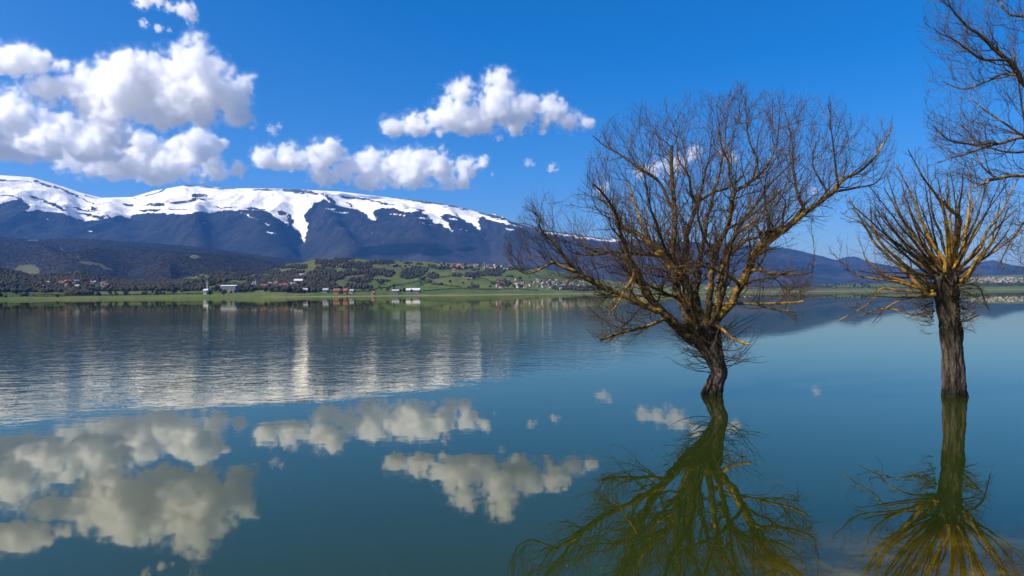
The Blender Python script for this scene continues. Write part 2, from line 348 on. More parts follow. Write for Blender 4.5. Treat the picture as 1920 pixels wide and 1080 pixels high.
sheet('farmland', cC, yC, H_land, {'dry': dry_a, 'wood': wood_a, 'beach': beach_a}, M['land'])

_uC = (cC - 960) / F; _ZC = H_land(_uC[None, :] * np.ones_like(yC), yC)
def on_land(px, py, n=0):
    """where the line of sight at a photo pixel meets the land"""
    d = ray(px, py); j = int(round((px + d[0] * 0 - cC[0]) / (cC[1] - cC[0])))
    j = int(np.clip(np.searchsorted(_uC, d[0]), 0, len(cC) - 1)); Y = yC[:, j]; Z = _ZC[:, j]
    hit = np.nonzero((Z >= H0 + d[2] * Y) & (Z > .15))[0]
    if len(hit) == 0: return None
    i = hit[0]; y = Y[i]; z = Z[i]
    if i > 0:
        e0, e1 = Z[i - 1] - H0 - d[2] * Y[i - 1], z - H0 - d[2] * y
        if e0 < 0 < e1: f = -e0 / (e1 - e0); y = Y[i - 1] + (y - Y[i - 1]) * f; z = Z[i - 1] + (z - Z[i - 1]) * f
    return np.array((d[0] * y, y, max(z, .15)))

# ------------------------------------------------------------------ lake bed and water
def bed_mat():
    m = NT('lake_bed_silt'); v = m.pos()
    a = m.noise(1.1, 5, .6, v, .4); b = m.noise(6, 5, .65, v)
    c = m.mix(m.ramp(a, .4, .6), (.14, .11, .03), (.52, .43, .22))
    c = m.mix(m.ramp(b, .5, .75), c, (.07, .065, .02))
    return m.done(m.principled(c, .95, m.bump(b, .6, .03), .1))
bx = np.linspace(-30, 40, 141); by = np.linspace(-8, 60, 137); BX, BY = np.meshgrid(bx, by)
BZ = -.16 - .050 * np.maximum(BY - 3.0, 0) - .10 * np.maximum(2.2 - BX, 0) + .05 * fbm(BX * .7, BY * .7, 2, 4)
BZ = np.clip(BZ, -2.6, -.05); BZ = np.where(BY < 1.2, BZ + (1.2 - BY) * .35, BZ); BZ = np.where((BY > 1.0), np.minimum(BZ, -.06), BZ)
tag(link_mesh('lake_bed', mesh_np('lake_bed', np.stack([BX, BY, BZ], -1).reshape(-1, 3), grid_faces(*BX.shape)), mats=(bed_mat(),), smooth=True), kind='structure')

def water_mat():
    m = NT('lake_water'); p = m.pos()
    sep = m.n('SeparateXYZ'); m.put(sep.inputs[0], p); X, Yv = sep.outputs[0], sep.outputs[1]
    # wind patches: the water near us lies calm, a breeze ruffles it farther out on the left
    warp = m.noise(.06, 3, .5, p)
    yy = m.math('ADD', Yv, m.math('MULTIPLY', m.math('SUBTRACT', warp, .5), 9.0))
    slope = m.math('ADD', yy, m.math('MULTIPLY', X, -.62))      # the edge of the breeze runs away to the right
    gust = m.ramp(slope, 14.0, 20.0)
    streak = m.ramp(m.noise(.02, 3, .5, m.mapping(p, (.25, 1, 1))), .40, .60, .45, 1.0)
    far = m.ramp(Yv, 34, 100, 1.0, .075)
    right = m.ramp(m.math('DIVIDE', X, m.math('MAXIMUM', Yv, 1.0)), .05, .33, 1.0, .06)
    k = m.math('MULTIPLY', m.math('MULTIPLY', gust, right), m.math('MULTIPLY', streak, far))
    k = m.math('ADD', m.math('MULTIPLY', k, 1.0), .0)
    w1 = m.noise(2.3, 3, .55, m.mapping(p, (.8, 1.25, 1)), .3)
    w2 = m.noise(.55, 2, .5, p)
    hh = m.math('ADD', w1, m.math('MULTIPLY', w2, 1.4))
    calm = m.noise(1.1, 2, .5, m.mapping(p, (.7, 1.6, 1)))
    b1 = m.n('Bump'); m.put(b1.inputs['Height'], hh); m.put(b1.inputs['Strength'], k); b1.inputs['Distance'].default_value = .022
    b2 = m.n('Bump'); m.put(b2.inputs['Height'], calm); m.put(b2.inputs['Strength'], m.math('MULTIPLY', m.ramp(Yv, 40, 120, 1, .05), m.ramp(m.noise(.35, 3, .55, m.mapping(p, (.3, 1, 1))), .35, .65, .25, 1.0))); b2.inputs['Distance'].default_value = .0016
    m.t.links.new(b1.outputs[0], b2.inputs['Normal']); N = b2.outputs[0]
    gl = m.n('BsdfGlossy'); gl.inputs['Roughness'].default_value = 0; gl.inputs['Color'].default_value = (1, .95, .75, 1); m.put(gl.inputs['Normal'], N)
    df = m.n('BsdfDiffuse'); m.put(df.inputs['Color'], m.mix(m.noise(.25, 3, .5, p), (.014, .026, .004), (.020, .030, .004)))
    tr = m.n('BsdfTransparent'); tr.inputs['Color'].default_value = (.78, .72, .30, 1)
    clear = m.math('MULTIPLY', m.ramp(Yv, 7.6, 4.4), m.ramp(X, .3, 3.4))
    body = m.n('MixShader'); m.put(body.inputs[0], m.math('MULTIPLY', clear, .85)); m.t.links.new(df.outputs[0], body.inputs[1]); m.t.links.new(tr.outputs[0], body.inputs[2])
    dt = m.n('VectorMath', operation='DOT_PRODUCT'); m.put(dt.inputs[0], m.n('NewGeometry').outputs['Incoming']); m.put(dt.inputs[1], N)
    q = m.math('SUBTRACT', 1.0, m.math('ABSOLUTE', dt.outputs['Value']), clamp=True)
    fres = m.math('MULTIPLY_ADD', m.math('POWER', q, 4.6), .925, .075, clamp=True)     # Schlick's curve, seen from above or below
    mx = m.n('MixShader'); m.put(mx.inputs[0], fres); m.t.links.new(body.outputs[0], mx.inputs[1]); m.t.links.new(gl.outputs[0], mx.inputs[2])
    return m.done(mx.outputs[0])
wv = [(-4500, -30, 0), (4500, -30, 0), (4500, 2600, 0), (-4500, 2600, 0)]
tag(link_mesh('lake_water', mesh_np('lake_water', wv, [(0, 1, 2, 3)]), mats=(water_mat(),)), kind='structure')

# ------------------------------------------------------------------ haze
hz = NT('haze_air'); pv = hz.n('VolumePrincipled'); pv.inputs['Color'].default_value = (.10, .38, 1.0, 1); pv.inputs['Density'].default_value = 4.0e-5
pv.inputs['Anisotropy'].default_value = .0; hz.t.links.new(pv.outputs[0], hz.out.inputs['Volume'])
def box_mesh(name, x0, x1, y0, y1, z0, z1):
    v = [(x, y, z) for z in (z0, z1) for y in (y0, y1) for x in (x0, x1)]
    return mesh_np(name, v, [(0, 2, 3, 1), (4, 5, 7, 6), (0, 1, 5, 4), (2, 6, 7, 3), (0, 4, 6, 2), (1, 3, 7, 5)])
tag(link_mesh('haze', box_mesh('haze', -14800, 14800, -60, 11600, -175, 1850), mats=(hz.m,)), kind='stuff')

# unseen ground sheet, added to bounce light up onto the cloud undersides
_pl = NT('bounce_ground'); tag(link_mesh('unseen_bounce_ground', mesh_np('unseen_bounce_ground', [(-70000, -70000, -178), (70000, -70000, -178), (70000, 70000, -178), (-70000, 70000, -178)], [(0, 1, 2, 3)]),
    mats=(_pl.done(_pl.principled(_pl.mix(_pl.noise(.0006, 4, .6, _pl.pos()), (.16, .17, .09), (.38, .34, .25)), .95)),)), kind='structure')

# ------------------------------------------------------------------ clouds
cl = NT('cloud_vapour'); cv = cl.n('VolumePrincipled'); cv.inputs['Color'].default_value = (1, .997, .990, 1); cv.inputs['Density'].default_value = 1.0
cv.inputs['Anisotropy'].default_value = .25; cv.inputs['Density Attribute'].default_value = 'density'; cl.t.links.new(cv.outputs[0], cl.out.inputs['Volume'])
def cloud_nodes(name, mn, mx, res, src):
    g = bpy.data.node_groups.new(name, 'GeometryNodeTree')
    g.interface.new_socket('Geometry', in_out='INPUT', socket_type='NodeSocketGeometry'); g.interface.new_socket('Geometry', in_out='OUTPUT', socket_type='NodeSocketGeometry')
    N = g.nodes.new; L = g.links.new
    gi, go = N('NodeGroupInput'), N('NodeGroupOutput')
    vc = N('GeometryNodeVolumeCube'); vc.inputs['Min'].default_value = mn; vc.inputs['Max'].default_value = mx
    for k, r in zip('XYZ', res): vc.inputs['Resolution ' + k].default_value = r
    pos = N('GeometryNodeInputPosition')
    sub = N('ShaderNodeVectorMath'); sub.operation = 'SUBTRACT'; L(pos.outputs[0], sub.inputs[0]); sub.inputs[1].default_value = mn
    mul = N('ShaderNodeVectorMath'); mul.operation = 'MULTIPLY'; L(sub.outputs[0], mul.inputs[0]); mul.inputs[1].default_value = tuple((r - 1) / (b - a) for r, a, b in zip(res, mn, mx))
    add = N('ShaderNodeVectorMath'); add.operation = 'ADD'; L(mul.outputs[0], add.inputs[0]); add.inputs[1].default_value = (.5, .5, .5)
    fl = N('ShaderNodeVectorMath'); fl.operation = 'FLOOR'; L(add.outputs[0], fl.inputs[0])
    dot = N('ShaderNodeVectorMath'); dot.operation = 'DOT_PRODUCT'; L(fl.outputs[0], dot.inputs[0]); dot.inputs[1].default_value = (1, res[0], res[0] * res[1])
    fi = N('FunctionNodeFloatToInt'); L(dot.outputs['Value'], fi.inputs[0])
    at = N('GeometryNodeInputNamedAttribute'); at.data_type = 'FLOAT'; at.inputs['Name'].default_value = 'd'
    si = N('GeometryNodeSampleIndex'); si.data_type = 'FLOAT'; si.domain = 'POINT'
    oi = N('GeometryNodeObjectInfo'); oi.inputs['Object'].default_value = src; L(oi.outputs['Geometry'], si.inputs['Geometry']); L(at.outputs[0], si.inputs['Value']); L(fi.outputs[0], si.inputs['Index'])
    L(si.outputs[0], vc.inputs['Density'])
    sm = N('GeometryNodeSetMaterial'); sm.inputs['Material'].default_value = cl.m
    L(vc.outputs[0], sm.inputs[0]); L(sm.outputs[0], go.inputs[0])
    return g
def cloud(puffs, D, label, base=None, vox=26.0, dens=.013, seed=0, thin=1.0, wisp=1.0):
    rg = np.random.default_rng(seed); C = []
    k = D / F
    for px, py, r in puffs:
        r = r * 1.13
        for q in range(2):
            p = P(px + (rg.normal() * r * .25 if q else 0), py + (rg.normal() * r * .2 if q else 0), D)
            dep = rg.normal() * r * k * .7 * thin
            C.append((p[0], p[1] + dep, p[2], r * k * (1.0 if q == 0 else .8)))
    C = np.array(C); zb = None if base is None else P(puffs[0][0], base, D)[2]
    pad = 2.2 * vox + .10 * C[:, 3].max()
    mn = (C[:, :3] - C[:, 3:4]).min(0) - pad; mx = (C[:, :3] + C[:, 3:4]).max(0) + pad
    res = np.ceil((mx - mn) / vox).astype(int) + 1; mx = mn + (res - 1) * vox
    ax = [mn[i] + np.arange(res[i]) * vox for i in range(3)]
    Zg, Yg, Xg = np.meshgrid(ax[2], ax[1], ax[0], indexing='ij'); Xg, Yg, Zg = (a.astype(np.float32) for a in (Xg, Yg, Zg))
    f = np.zeros(Xg.shape, np.float32); KS = 5.0
    for x, y, z, r in C:
        ix = [np.clip(np.searchsorted(ax[i], (c - 1.9 * r, c + 1.9 * r)), 0, res[i]) for i, c in enumerate((x, y, z))]
        sl = (slice(*ix[2]), slice(*ix[1]), slice(*ix[0]))
        q = 1 - np.sqrt((Xg[sl] - x) ** 2 + (Yg[sl] - y) ** 2 + ((Zg[sl] - z)) ** 2) / r
        f[sl] += np.exp(KS * q)
    f = np.log(f + 1e-9) / KS
    rm = float(np.median(C[:, 3])); act = f > -.75
    xa, ya, za, fa = Xg[act], Yg[act], Zg[act], f[act]
    s = 1 / rm
    n = fbm(xa * s * .9 + seed * 3.1, ya * s * .9, za * s * .9, 2, .6)
    n2 = fbm(xa * s * 2.6 + seed * 1.7, ya * s * 2.6, za * s * 2.6, 5, .62)
    bil = 1 - 2.5 * np.abs(fbm(xa * s * 1.6, ya * s * 1.6 + seed, za * s * 1.6, 2, .5))
    v = np.minimum(fa, .75) + .55 * wisp * n + .85 * wisp * n2 + .24 * (bil - .4) - .33
    if zb is not None: v = v - 1.5 * sstep(.45 * rm, -.45 * rm, za - zb - .35 * rm * n)
    d = np.zeros(Xg.shape, np.float32); d[act] = (sstep(-.10, .60, v) ** 1.8 * 1.5 + .035 * sstep(-.30, .05, v)) * dens
    me = bpy.data.meshes.new('cloud_samples'); me.vertices.add(d.size)
    ctr = (mn + mx) / 2
    me.vertices.foreach_set('co', np.zeros(d.size * 3, np.float32))
    a = me.attributes.new('d', 'FLOAT', 'POINT'); a.data.foreach_set('value', d.ravel())
    src = bpy.data.objects.new('cloud_samples', me)
    vol = bpy.data.volumes.new('cloud'); vol.materials.append(cl.m)
    o = bpy.data.objects.new('cloud', vol); COL.objects.link(o); o.location = ctr
    tag(o, label, 'cloud', 'cumulus clouds over the mountains')
    md = o.modifiers.new('vapour', 'NODES'); md.node_group = cloud_nodes('cloud_vapour', tuple(map(float, mn - ctr)), tuple(map(float, mx - ctr)), tuple(map(int, res)), src)
    return o
CLOUDS = [
 ([(100, 172, 36), (150, 165, 40), (205, 160, 46), (260, 155, 48), (315, 148, 50), (365, 134, 38), (408, 142, 40), (440, 168, 34), (395, 180, 50), (330, 190, 52), (250, 198, 50), (180, 195, 42), (430, 205, 30), (290, 225, 30), (370, 222, 30), (445, 238, 16), (470, 240, 11), (215, 225, 26)],
  10800, 'largest white cumulus cloud with grey middle, high above the left mountain', 250, 22),
 ([(-20, 100, 34), (5, 108, 30), (40, 108, 28), (80, 112, 22), (115, 122, 17), (150, 120, 10), (0, 130, 24)], 10400, 'flat-bottomed cloud cut by the upper left edge of the picture', 145, 22),
 ([(0, 195, 26), (22, 215, 36), (60, 222, 32), (-40, 230, 60), (10, 255, 42), (80, 258, 42), (150, 262, 40), (210, 255, 30), (40, 285, 32), (110, 288, 32), (160, 290, 30), (200, 280, 28), (130, 230, 30)], 12500, 'long bright cloud bank at the left edge under the biggest cloud', 310, 25),
 ([(160, 292, 34), (230, 300, 40), (290, 288, 36), (340, 272, 24), (385, 285, 32), (418, 272, 13), (270, 322, 34), (300, 310, 36), (335, 322, 38), (130, 300, 28), (395, 318, 26), (450, 318, 17), (200, 318, 20)], 15200, 'low grey-based cloud just above the left mountain saddle', 348, 29),
 ([(505, 302, 24), (545, 297, 28), (590, 288, 27), (622, 274, 18), (638, 290, 16), (560, 310, 20), (525, 305, 24), (610, 300, 20)], 16000, 'small rounded cloud left of the low middle cloud', 322, 29),
 ([(592, 326, 20), (615, 330, 16), (650, 318, 26), (700, 312, 30), (742, 305, 26), (785, 318, 34), (830, 325, 30), (875, 312, 22), (905, 304, 13), (700, 340, 26), (760, 342, 26), (835, 345, 20), (870, 340, 16), (924, 328, 6)], 16400, 'low wide cloud hanging over the middle of the snowy ridge', 364, 29),
 ([(738, 240, 22), (742, 260, 14), (785, 238, 26), (815, 215, 18), (830, 235, 28), (868, 182, 27), (855, 218, 32), (935, 168, 29), (930, 205, 38), (980, 205, 30), (1030, 212, 30), (1072, 222, 24), (1100, 232, 13), (890, 236, 26), (825, 258, 13), (1020, 250, 9), (965, 225, 26)], 11600, 'tall two-headed cumulus cloud in the middle of the blue sky', 262, 22),
 ([(282, 8, 18), (312, 12, 14), (340, 14, 16), (350, 28, 14)], 7600, 'small ragged cloud at the top edge of the sky', None, 11, .03),
 ([(272, 46, 8), (296, 51, 9), (318, 57, 6)], 7600, 'tiny wisp of cloud below the ragged cloud at the top', None, 8, .016),
 ([(1235, 318, 22), (1265, 305, 20), (1300, 288, 16), (1200, 325, 14)], 15000, 'pale cloud seen through the twigs of the big willow crown', None, 26, .006),
 ([(1360, 290, 16), (1375, 300, 10)], 15000, 'faint pink cloud puff behind the top right of the willow crown', None, 22, .005),
 ([(1125, 355, 14), (1140, 348, 8)], 15000, 'faint cloud puff beside the left edge of the willow crown', None, 20, .005),
 ([(935, 256, 8)], 12000, 'tiny round cloud scrap under the two-headed cloud', None, 11, .012),
 ([(835, 287, 10)], 13000, 'faint cloud scrap between the middle clouds', None, 13, .008),
 ([(990, 307, 8), (1000, 308, 5)], 14000, 'tiny faint flat cloud scrap left of the willow crown', None, 12, .008),
 ([(1034, 315, 9), (1044, 318, 7)], 14000, 'small faint cloud scrap close to the willow crown', None, 12, .009),
 ([(508, 243, 11), (525, 240, 8)], 12000, 'thin cloud wisp beyond the right tip of the largest cloud', None, 12, .006),
 ([(1522, 360, 11)], 15000, 'small pinkish cloud above the long right limb of the willow', None, 15, .008),
]
for i, c in enumerate(CLOUDS):
    ob = cloud(c[0], c[1], c[2], c[3], c[4], c[5] if len(c) > 5 else .022, seed=i + 1, wisp=1.0 if c[3] else 1.25)

# ------------------------------------------------------------------ far shore: houses, barns, minarets, trees
def gable(name, w, d, hw, hr, over=.5):
    """wall mesh and roof mesh of a gabled house, base at z=0"""
    a, b = w / 2, d / 2
    wv = [(-a, -b, -2), (a, -b, -2), (a, b, -2), (-a, b, -2), (-a, -b, hw), (a, -b, hw), (a, b, hw), (-a, b, hw), (-a, 0, hw + hr), (a, 0, hw + hr)]
    me = bpy.data.meshes.new(name + '_wall'); me.from_pydata(wv, [], [(0, 1, 5, 4), (1, 2, 6, 9, 5), (2, 3, 7, 6), (3, 0, 4, 8, 7)]); me.update()
    a2, b2 = a + over, b + over; z0 = hw - over * hr / b + .15; z1 = hw + hr + .15; th = .35
    rv = []
    for dz in (0, th):
        rv += [(-a2, -b2, z0 + dz), (a2, -b2, z0 + dz), (-a2, 0, z1 + dz), (a2, 0, z1 + dz), (-a2, b2, z0 + dz), (a2, b2, z0 + dz)]
    rf = [(6, 7, 9, 8), (8, 9, 11, 10), (0, 2, 3, 1), (2, 4, 5, 3), (0, 1, 7, 6), (4, 10, 11, 5), (0, 6, 8, 2), (2, 8, 10, 4), (1, 3, 9, 7), (3, 5, 11, 9)]
    mr = bpy.data.meshes.new(name + '_roof'); mr.from_pydata(rv, [], rf); mr.update()
    return me, mr
WALLS = {'white': flat('white_plaster', (.40, .38, .36), .2), 'cream': flat('cream_plaster', (.42, .35, .26), .15), 'orange': flat('orange_plaster', (.34, .17, .09), .1), 'grey': flat('grey_plaster', (.20, .20, .21), .2)}
ROOFS = {'red': flat('red_tiles', (.30, .075, .045), .3), 'brown': flat('brown_tiles', (.17, .09, .06), .3), 'grey': flat('grey_sheet_roof', (.30, .31, .33), .2), 'white': flat('white_sheet_roof', (.52, .52, .52), .08)}
glass_far = flat('dark_window_glass', (.03, .035, .045), .1, rough=.2)
KINDS = [('white', 'red', 10, 9, 5.5, 2.8), ('white', 'brown', 9, 8, 6, 2.6), ('cream', 'red', 11, 9, 5, 3), ('grey', 'grey', 10, 8, 4.5, 2.2), ('white', 'grey', 12, 9, 6, 2.2), ('cream', 'brown', 9, 9, 6.5, 2.8)]
PROTO = {}
def window_mesh():
    bm = bmesh.new(); bmesh.ops.create_cube(bm, size=1, matrix=Matrix.Diagonal((1.2, .16, 1.4, 1))); me = bpy.data.meshes.new('window'); bm.to_mesh(me); bm.free(); me.materials.append(glass_far); return me
WIN = window_mesh()
for k in KINDS:
    w, r = gable('house', *k[2:]); w.materials.append(WALLS[k[0]]); r.materials.append(ROOFS[k[1]]); PROTO[k] = (w, r)
def house(kind, p, rz, place, sc=1.0, group=None, word='house'):
    w, r = PROTO[kind]
    t = empty('house', p, rz); t.scale = (sc, sc, sc)
    tag(t, '%s %s-roofed %s, %s' % (kind[0], kind[1], word, place), 'house', group)
    for nm, me in (('wall', w), ('roof', r)):
        o = bpy.data.objects.new(nm, me); COL.objects.link(o); o.parent = t
    hw = kind[4]
    for sx in (-.28, .28):
        for z in ((1.6,) if hw < 5 else (1.6, 4.2)):
            o = bpy.data.objects.new('window', WIN); COL.objects.link(o); o.parent = t; o.location = (sx * kind[2], -kind[3] / 2 - .03, z)
    return t
VILL = [((82, 203, 530, 543), 30, 'left shore village', 'houses of the left shore village', .95),
        ((462, 560, 532, 541), 24, 'village under the dark foothill', 'houses of the foothill village', .95),
        ((543, 566, 516, 522), 6, 'knoll above the foothill village', 'houses on the knoll', .9),
        ((822, 905, 497, 503), 22, 'green hill crest', 'houses along the hill crest', 1.0),
        ((912, 985, 499, 506), 12, 'crest beside the tall minaret', 'houses at the right of the crest', 1.0),
        ((932, 1010, 526, 541), 26, 'shore village left of the willow', 'houses of the right shore village', .95),
        ((1010, 1120, 527, 543), 46, 'village behind the willow twigs', 'houses of the village behind the willow', .95),
        ((1150, 1420, 536, 542), 24, 'shore behind the willow trunk', 'houses behind the willow trunk', 1.0),
        ((1822, 1960, 521, 531), 84, 'town beyond the pollard willow', 'houses of the far right town', 1.05)]
rng = random.Random(5)
def where(px, py, x0, x1, y0, y1):
    a = ('far left', 'left half', 'right half', 'far right')[min(3, int(4 * (px - x0) / (x1 - x0)))]
    return ('back', 'middle', 'front')[min(2, int(3 * (py - y0) / (y1 - y0)))] + ' row, ' + a + ' of the '
for (x0, x1, y0, y1), n, place, grp, sc in VILL:
    placed = []
    for i in range(n * 6):
        if len(placed) >= n: break
        px, py = rng.uniform(x0, x1), rng.uniform(y0, y1)
        p = on_land(px, py)
        if p is None: p = on_land(px, py + 3)
        if p is None or any((p[0] - q[0]) ** 2 + (p[1] - q[1]) ** 2 < 13 ** 2 for q in placed): continue
        placed.append(p); house(rng.choices(KINDS, (4, 3, 3, 2, 3, 2))[0], p, rng.uniform(-.6, .6) + rng.choice((0, 0, 1.57)), where(px, py, x0, x1, y0, y1) + place, sc * .68 * rng.uniform(.75, 1.25), grp)
def big_building(name, label, px, py, wpx, dm, hw, hr, wall, roof, rz=0.0, cat='building', nwin=5):
    p = on_land(px, py)
    if p is None: p = on_land(px, py + 3)
    w = wpx / F * p[1]; a, b = gable(name, w, dm, hw, hr, .8); a.materials.append(WALLS[wall]); b.materials.append(ROOFS[roof])
    t = empty(name, p, rz); tag(t, label, cat)
    link_mesh('wall', a, t); link_mesh('roof', b, t)
    for i in range(nwin):
        o = bpy.data.objects.new('window', WIN); COL.objects.link(o); o.parent = t; o.location = ((i + .5) / nwin * w * .9 - w * .45, -dm / 2 - .03, hw * .5)
    d = bpy.data.objects.new('door', WIN); COL.objects.link(d); d.parent = t; d.location = (w * .47, -dm / 2 - .03, 1.4); d.scale = (1.3, 1, 2)
big_building('barn', 'long low barn with bright white roof on the far shore below green fields', 775, 549, 25, 14, 4.5, 3.2, 'grey', 'white')
big_building('hall', 'wide hall with flat white roof above the shore trees, left of centre', 431, 547, 28, 16, 9, 1.5, 'grey', 'white', nwin=6)
big_building('pump_house', 'small white building at the water edge left of the white roofed hall', 387, 552, 7, 8, 6, 2, 'white', 'white', nwin=2)
big_building('farmhouse', 'orange house with brown roof near the shore, left of its orange neighbour', 632, 551, 11, 9, 5, 3, 'orange', 'brown', nwin=3)
big_building('farmhouse', 'smaller bright orange house close to the shore, beside a white shed', 648, 552, 6, 8, 6, 3, 'orange', 'red', nwin=2)
big_building('shed', 'small white shed right of the orange houses on the shore', 660, 550, 6, 7, 4, 2, 'white', 'grey', nwin=1, cat='shed')
big_building('shed', 'tiny white hut alone on the strand between orange houses and barn', 700, 553, 5, 6, 3.4, 2, 'white', 'red', nwin=1, cat='shed')
big_building('barn', 'grey low barn just left of the long white roofed barn', 742, 550, 12, 10, 4, 2.5, 'grey', 'grey', nwin=3)
big_building('farmhouse', 'orange roofed house standing alone at the bend of the pale track', 851, 509, 5, 9, 5, 3, 'cream', 'red', nwin=2)
big_building('villa', 'white gabled villa below the red roofed knoll', 560, 531, 15, 9, 5, 3, 'white', 'white', nwin=4)
big_building('farmhouse', 'white low house among shore trees under the foothill village', 573, 549, 8, 8, 4.5, 2.4, 'white', 'grey', nwin=3)
big_building('farmhouse', 'pale grey house by the strand left of the orange houses', 611, 549, 9, 8, 4.5, 2.4, 'grey', 'grey', nwin=3)
def minaret(px, py, hpx, label):
    p = on_land(px, py)
    if p is None: return
    h = hpx / F * p[1]; t = empty('minaret', p); tag(t, label, 'minaret', 'village minarets')
    def cone(nm, r0, r1, z0, z1, mat):
        bm = bmesh.new(); bmesh.ops.create_cone(bm, cap_ends=True, segments=12, radius1=r0, radius2=r1, depth=z1 - z0, matrix=Matrix.Translation((0, 0, (z0 + z1) / 2)))
        me = bpy.data.meshes.new(nm); bm.to_mesh(me); bm.free(); link_mesh(nm, me, t, (mat,))
    cone('shaft', 1.2, 1.0, -2, h * .72, WALLS['white']); cone('balcony', 1.7, 1.7, h * .66, h * .70, WALLS['white']); cone('spire', 1.1, .05, h * .72, h, ROOFS['grey'])
minaret(191, 541, 14, 'white minaret in the left shore village')
minaret(389, 549, 24, 'slim white tower beside the small white shore building')
minaret(480, 537, 14, 'white minaret at the left end of the foothill village')
minaret(908, 504, 13, 'tall white minaret on the crest of the green hill')
minaret(1095, 540, 16, 'white minaret in the village behind the willow twigs')

def leafm(name, a, b):
    m = NT(name); n = m.noise(.9, 3, .6, m.coord()); return m.done(m.principled(m.mix(m.ramp(n, .35, .65), a, b), .95, None, .1))
M['bushes'] = [leafm('dark_thicket', (.016, .020, .008), (.056, .060, .024)), leafm('brown_bare_thicket', (.010, .008, .006), (.036, .027, .018)), leafm('green_scrub', (.022, .034, .010), (.065, .085, .022))]
_ico = bmesh.new(); bmesh.ops.create_icosphere(_ico, subdivisions=1, radius=1); _ico.verts.ensure_lookup_table()
ICV = np.array([v.co[:] for v in _ico.verts]); ICF = np.array([[v.index for v in f.verts] for f in _ico.faces]); _ico.free()
def clumps(name, pts, rad, zs=1.0):
    """many ragged little leaf clumps as one mesh"""
    n = len(pts); pts = np.asarray(pts); rad = np.asarray(rad)
    jit = 1 + .45 * (RNG.random((n, len(ICV), 1)) - .5) * 2
    V = (ICV[None] * jit * rad[:, None, None]) * np.array((1, 1, zs)) + pts[:, None, :]
    Fc = ICF[None] + (np.arange(n) * len(ICV))[:, None, None]
    return mesh_np(name, V.reshape(-1, 3), Fc.reshape(-1, 3))
TREES = []
for k in range(6):
    pts = []; rad = []
    for i in range(46):
        a = RNG.random() * 6.28; z = RNG.random() ** .8; rr = (1 - abs(z - .45) ** 1.5 * 1.6) * RNG.random() ** .5
        pts.append((math.cos(a) * rr * 2.6, math.sin(a) * rr * 2.6, 1.6 + z * 5.2)); rad.append(.45 + .5 * RNG.random())
    me = clumps('crown', pts, rad); me.materials.append(M['bushes'][k % 3])
    bm = bmesh.new(); bmesh.ops.create_cone(bm, cap_ends=False, segments=6, radius1=.3, radius2=.12, depth=5, matrix=Matrix.Translation((0, 0, 2))); mt = bpy.data.meshes.new('trunk'); bm.to_mesh(mt); bm.free(); mt.materials.append(M['limb_bare'])
    TREES.append((me, mt))
def shore_tree(px, py, sc, place, grp):
    p = on_land(px, py)
    if p is None: return
    k = rng.randrange(6); t = empty('shore_tree', p, rng.uniform(0, 6)); s = sc * rng.uniform(.7, 1.3); t.scale = (s * rng.uniform(.9, 1.4), s * rng.uniform(.9, 1.4), s)
    tag(t, ('dark bushy tree, ', 'brown bare tree, ', 'greenish scrubby tree, ')[k % 3] + place, 'tree', grp)
    for nm, me in zip(('crown', 'trunk'), TREES[k]):
        o = bpy.data.objects.new(nm, me); COL.objects.link(o); o.parent = t
for n, (x0, x1, y0, y1), sc, place, grp in [
    (44, (-20, 250, 546, 559), .75, 'flat left shore', 'trees on the left shore'),
    (26, (250, 420, 544, 555), .85, 'shore beside the white-roofed hall', 'trees on the shore by the hall'),
    (44, (395, 620, 541, 551), .95, 'shore below the foothill village', 'trees around the shore houses'),
    (30, (600, 780, 540, 551), .9, 'shore near the orange houses', 'trees near the orange houses'),
    (26, (640, 1000, 500, 540), 1.0, 'green hill fields', 'trees in the hill fields'),
    (30, (810, 1010, 497, 506), 1.1, 'hill crest village', 'trees on the hill crest'),
    (40, (930, 1130, 527, 544), .85, 'right shore village', 'trees in the right shore village'),
    (40, (1400, 1640, 535, 541), 1.2, 'low shore between the two willows', 'trees on the low far shore'),
    (24, (1820, 1960, 530, 538), 1.2, 'shore under the far town', 'trees under the far town')]:
    
    for i in range(n):
        px, py = rng.uniform(x0, x1), rng.uniform(y0, y1); shore_tree(px, py, sc, where(px, py, x0, x1, y0, y1) + place, grp)

# hedges and woods: nobody could count these
HEDGES = [[(792, 546), (830, 543), (867, 542), (920, 543), (971, 542), (1010, 545)], [(798, 530), (835, 535), (865, 539)], [(781, 539), (800, 530)], [(700, 543), (742, 536), (790, 527), (850, 517)], [(860, 513), (877, 519), (908, 523), (929, 532), (945, 540)],
    [(690, 545), (720, 540), (750, 533)], [(660, 530), (700, 525), (735, 527)], [(640, 512), (680, 506), (720, 504)], [(615, 545), (660, 541), (700, 543)], [(760, 547), (735, 541)], [(0, 547), (60, 546), (120, 549), (180, 547)], [(0, 552), (70, 552), (150, 554)], [(690, 540), (686, 520)], [(985, 505), (1010, 520), (1050, 528)],
    [(925, 505), (927, 520)], [(0, 556), (100, 556), (250, 553), (400, 551)], [(610, 548), (700, 547)], [(1400, 541), (1650, 540), (1780, 539)], [(1830, 537), (1960, 536)]]
pts, rad = [], []
for pl in HEDGES:
    for (a, b), (c, d) in zip(pl[:-1], pl[1:]):
        n = max(3, int(math.hypot(c - a, d - b) / 1.6))
        for i in range(n):
            t = (i + rng.random()) / n; p = on_land(a + (c - a) * t + rng.gauss(0, .3), b + (d - b) * t + rng.gauss(0, .25))
            if p is not None: pts.append((p[0], p[1], p[2] + .6)); rad.append(rng.uniform(.9, 2.2) * p[1] / 1500)
tag(link_mesh('hedge_undergrowth', clumps('hedge_undergrowth', pts, rad), mats=(M['bushes'][0],)), 'dark hedgerows dividing the green fields', 'hedges', kind='stuff')
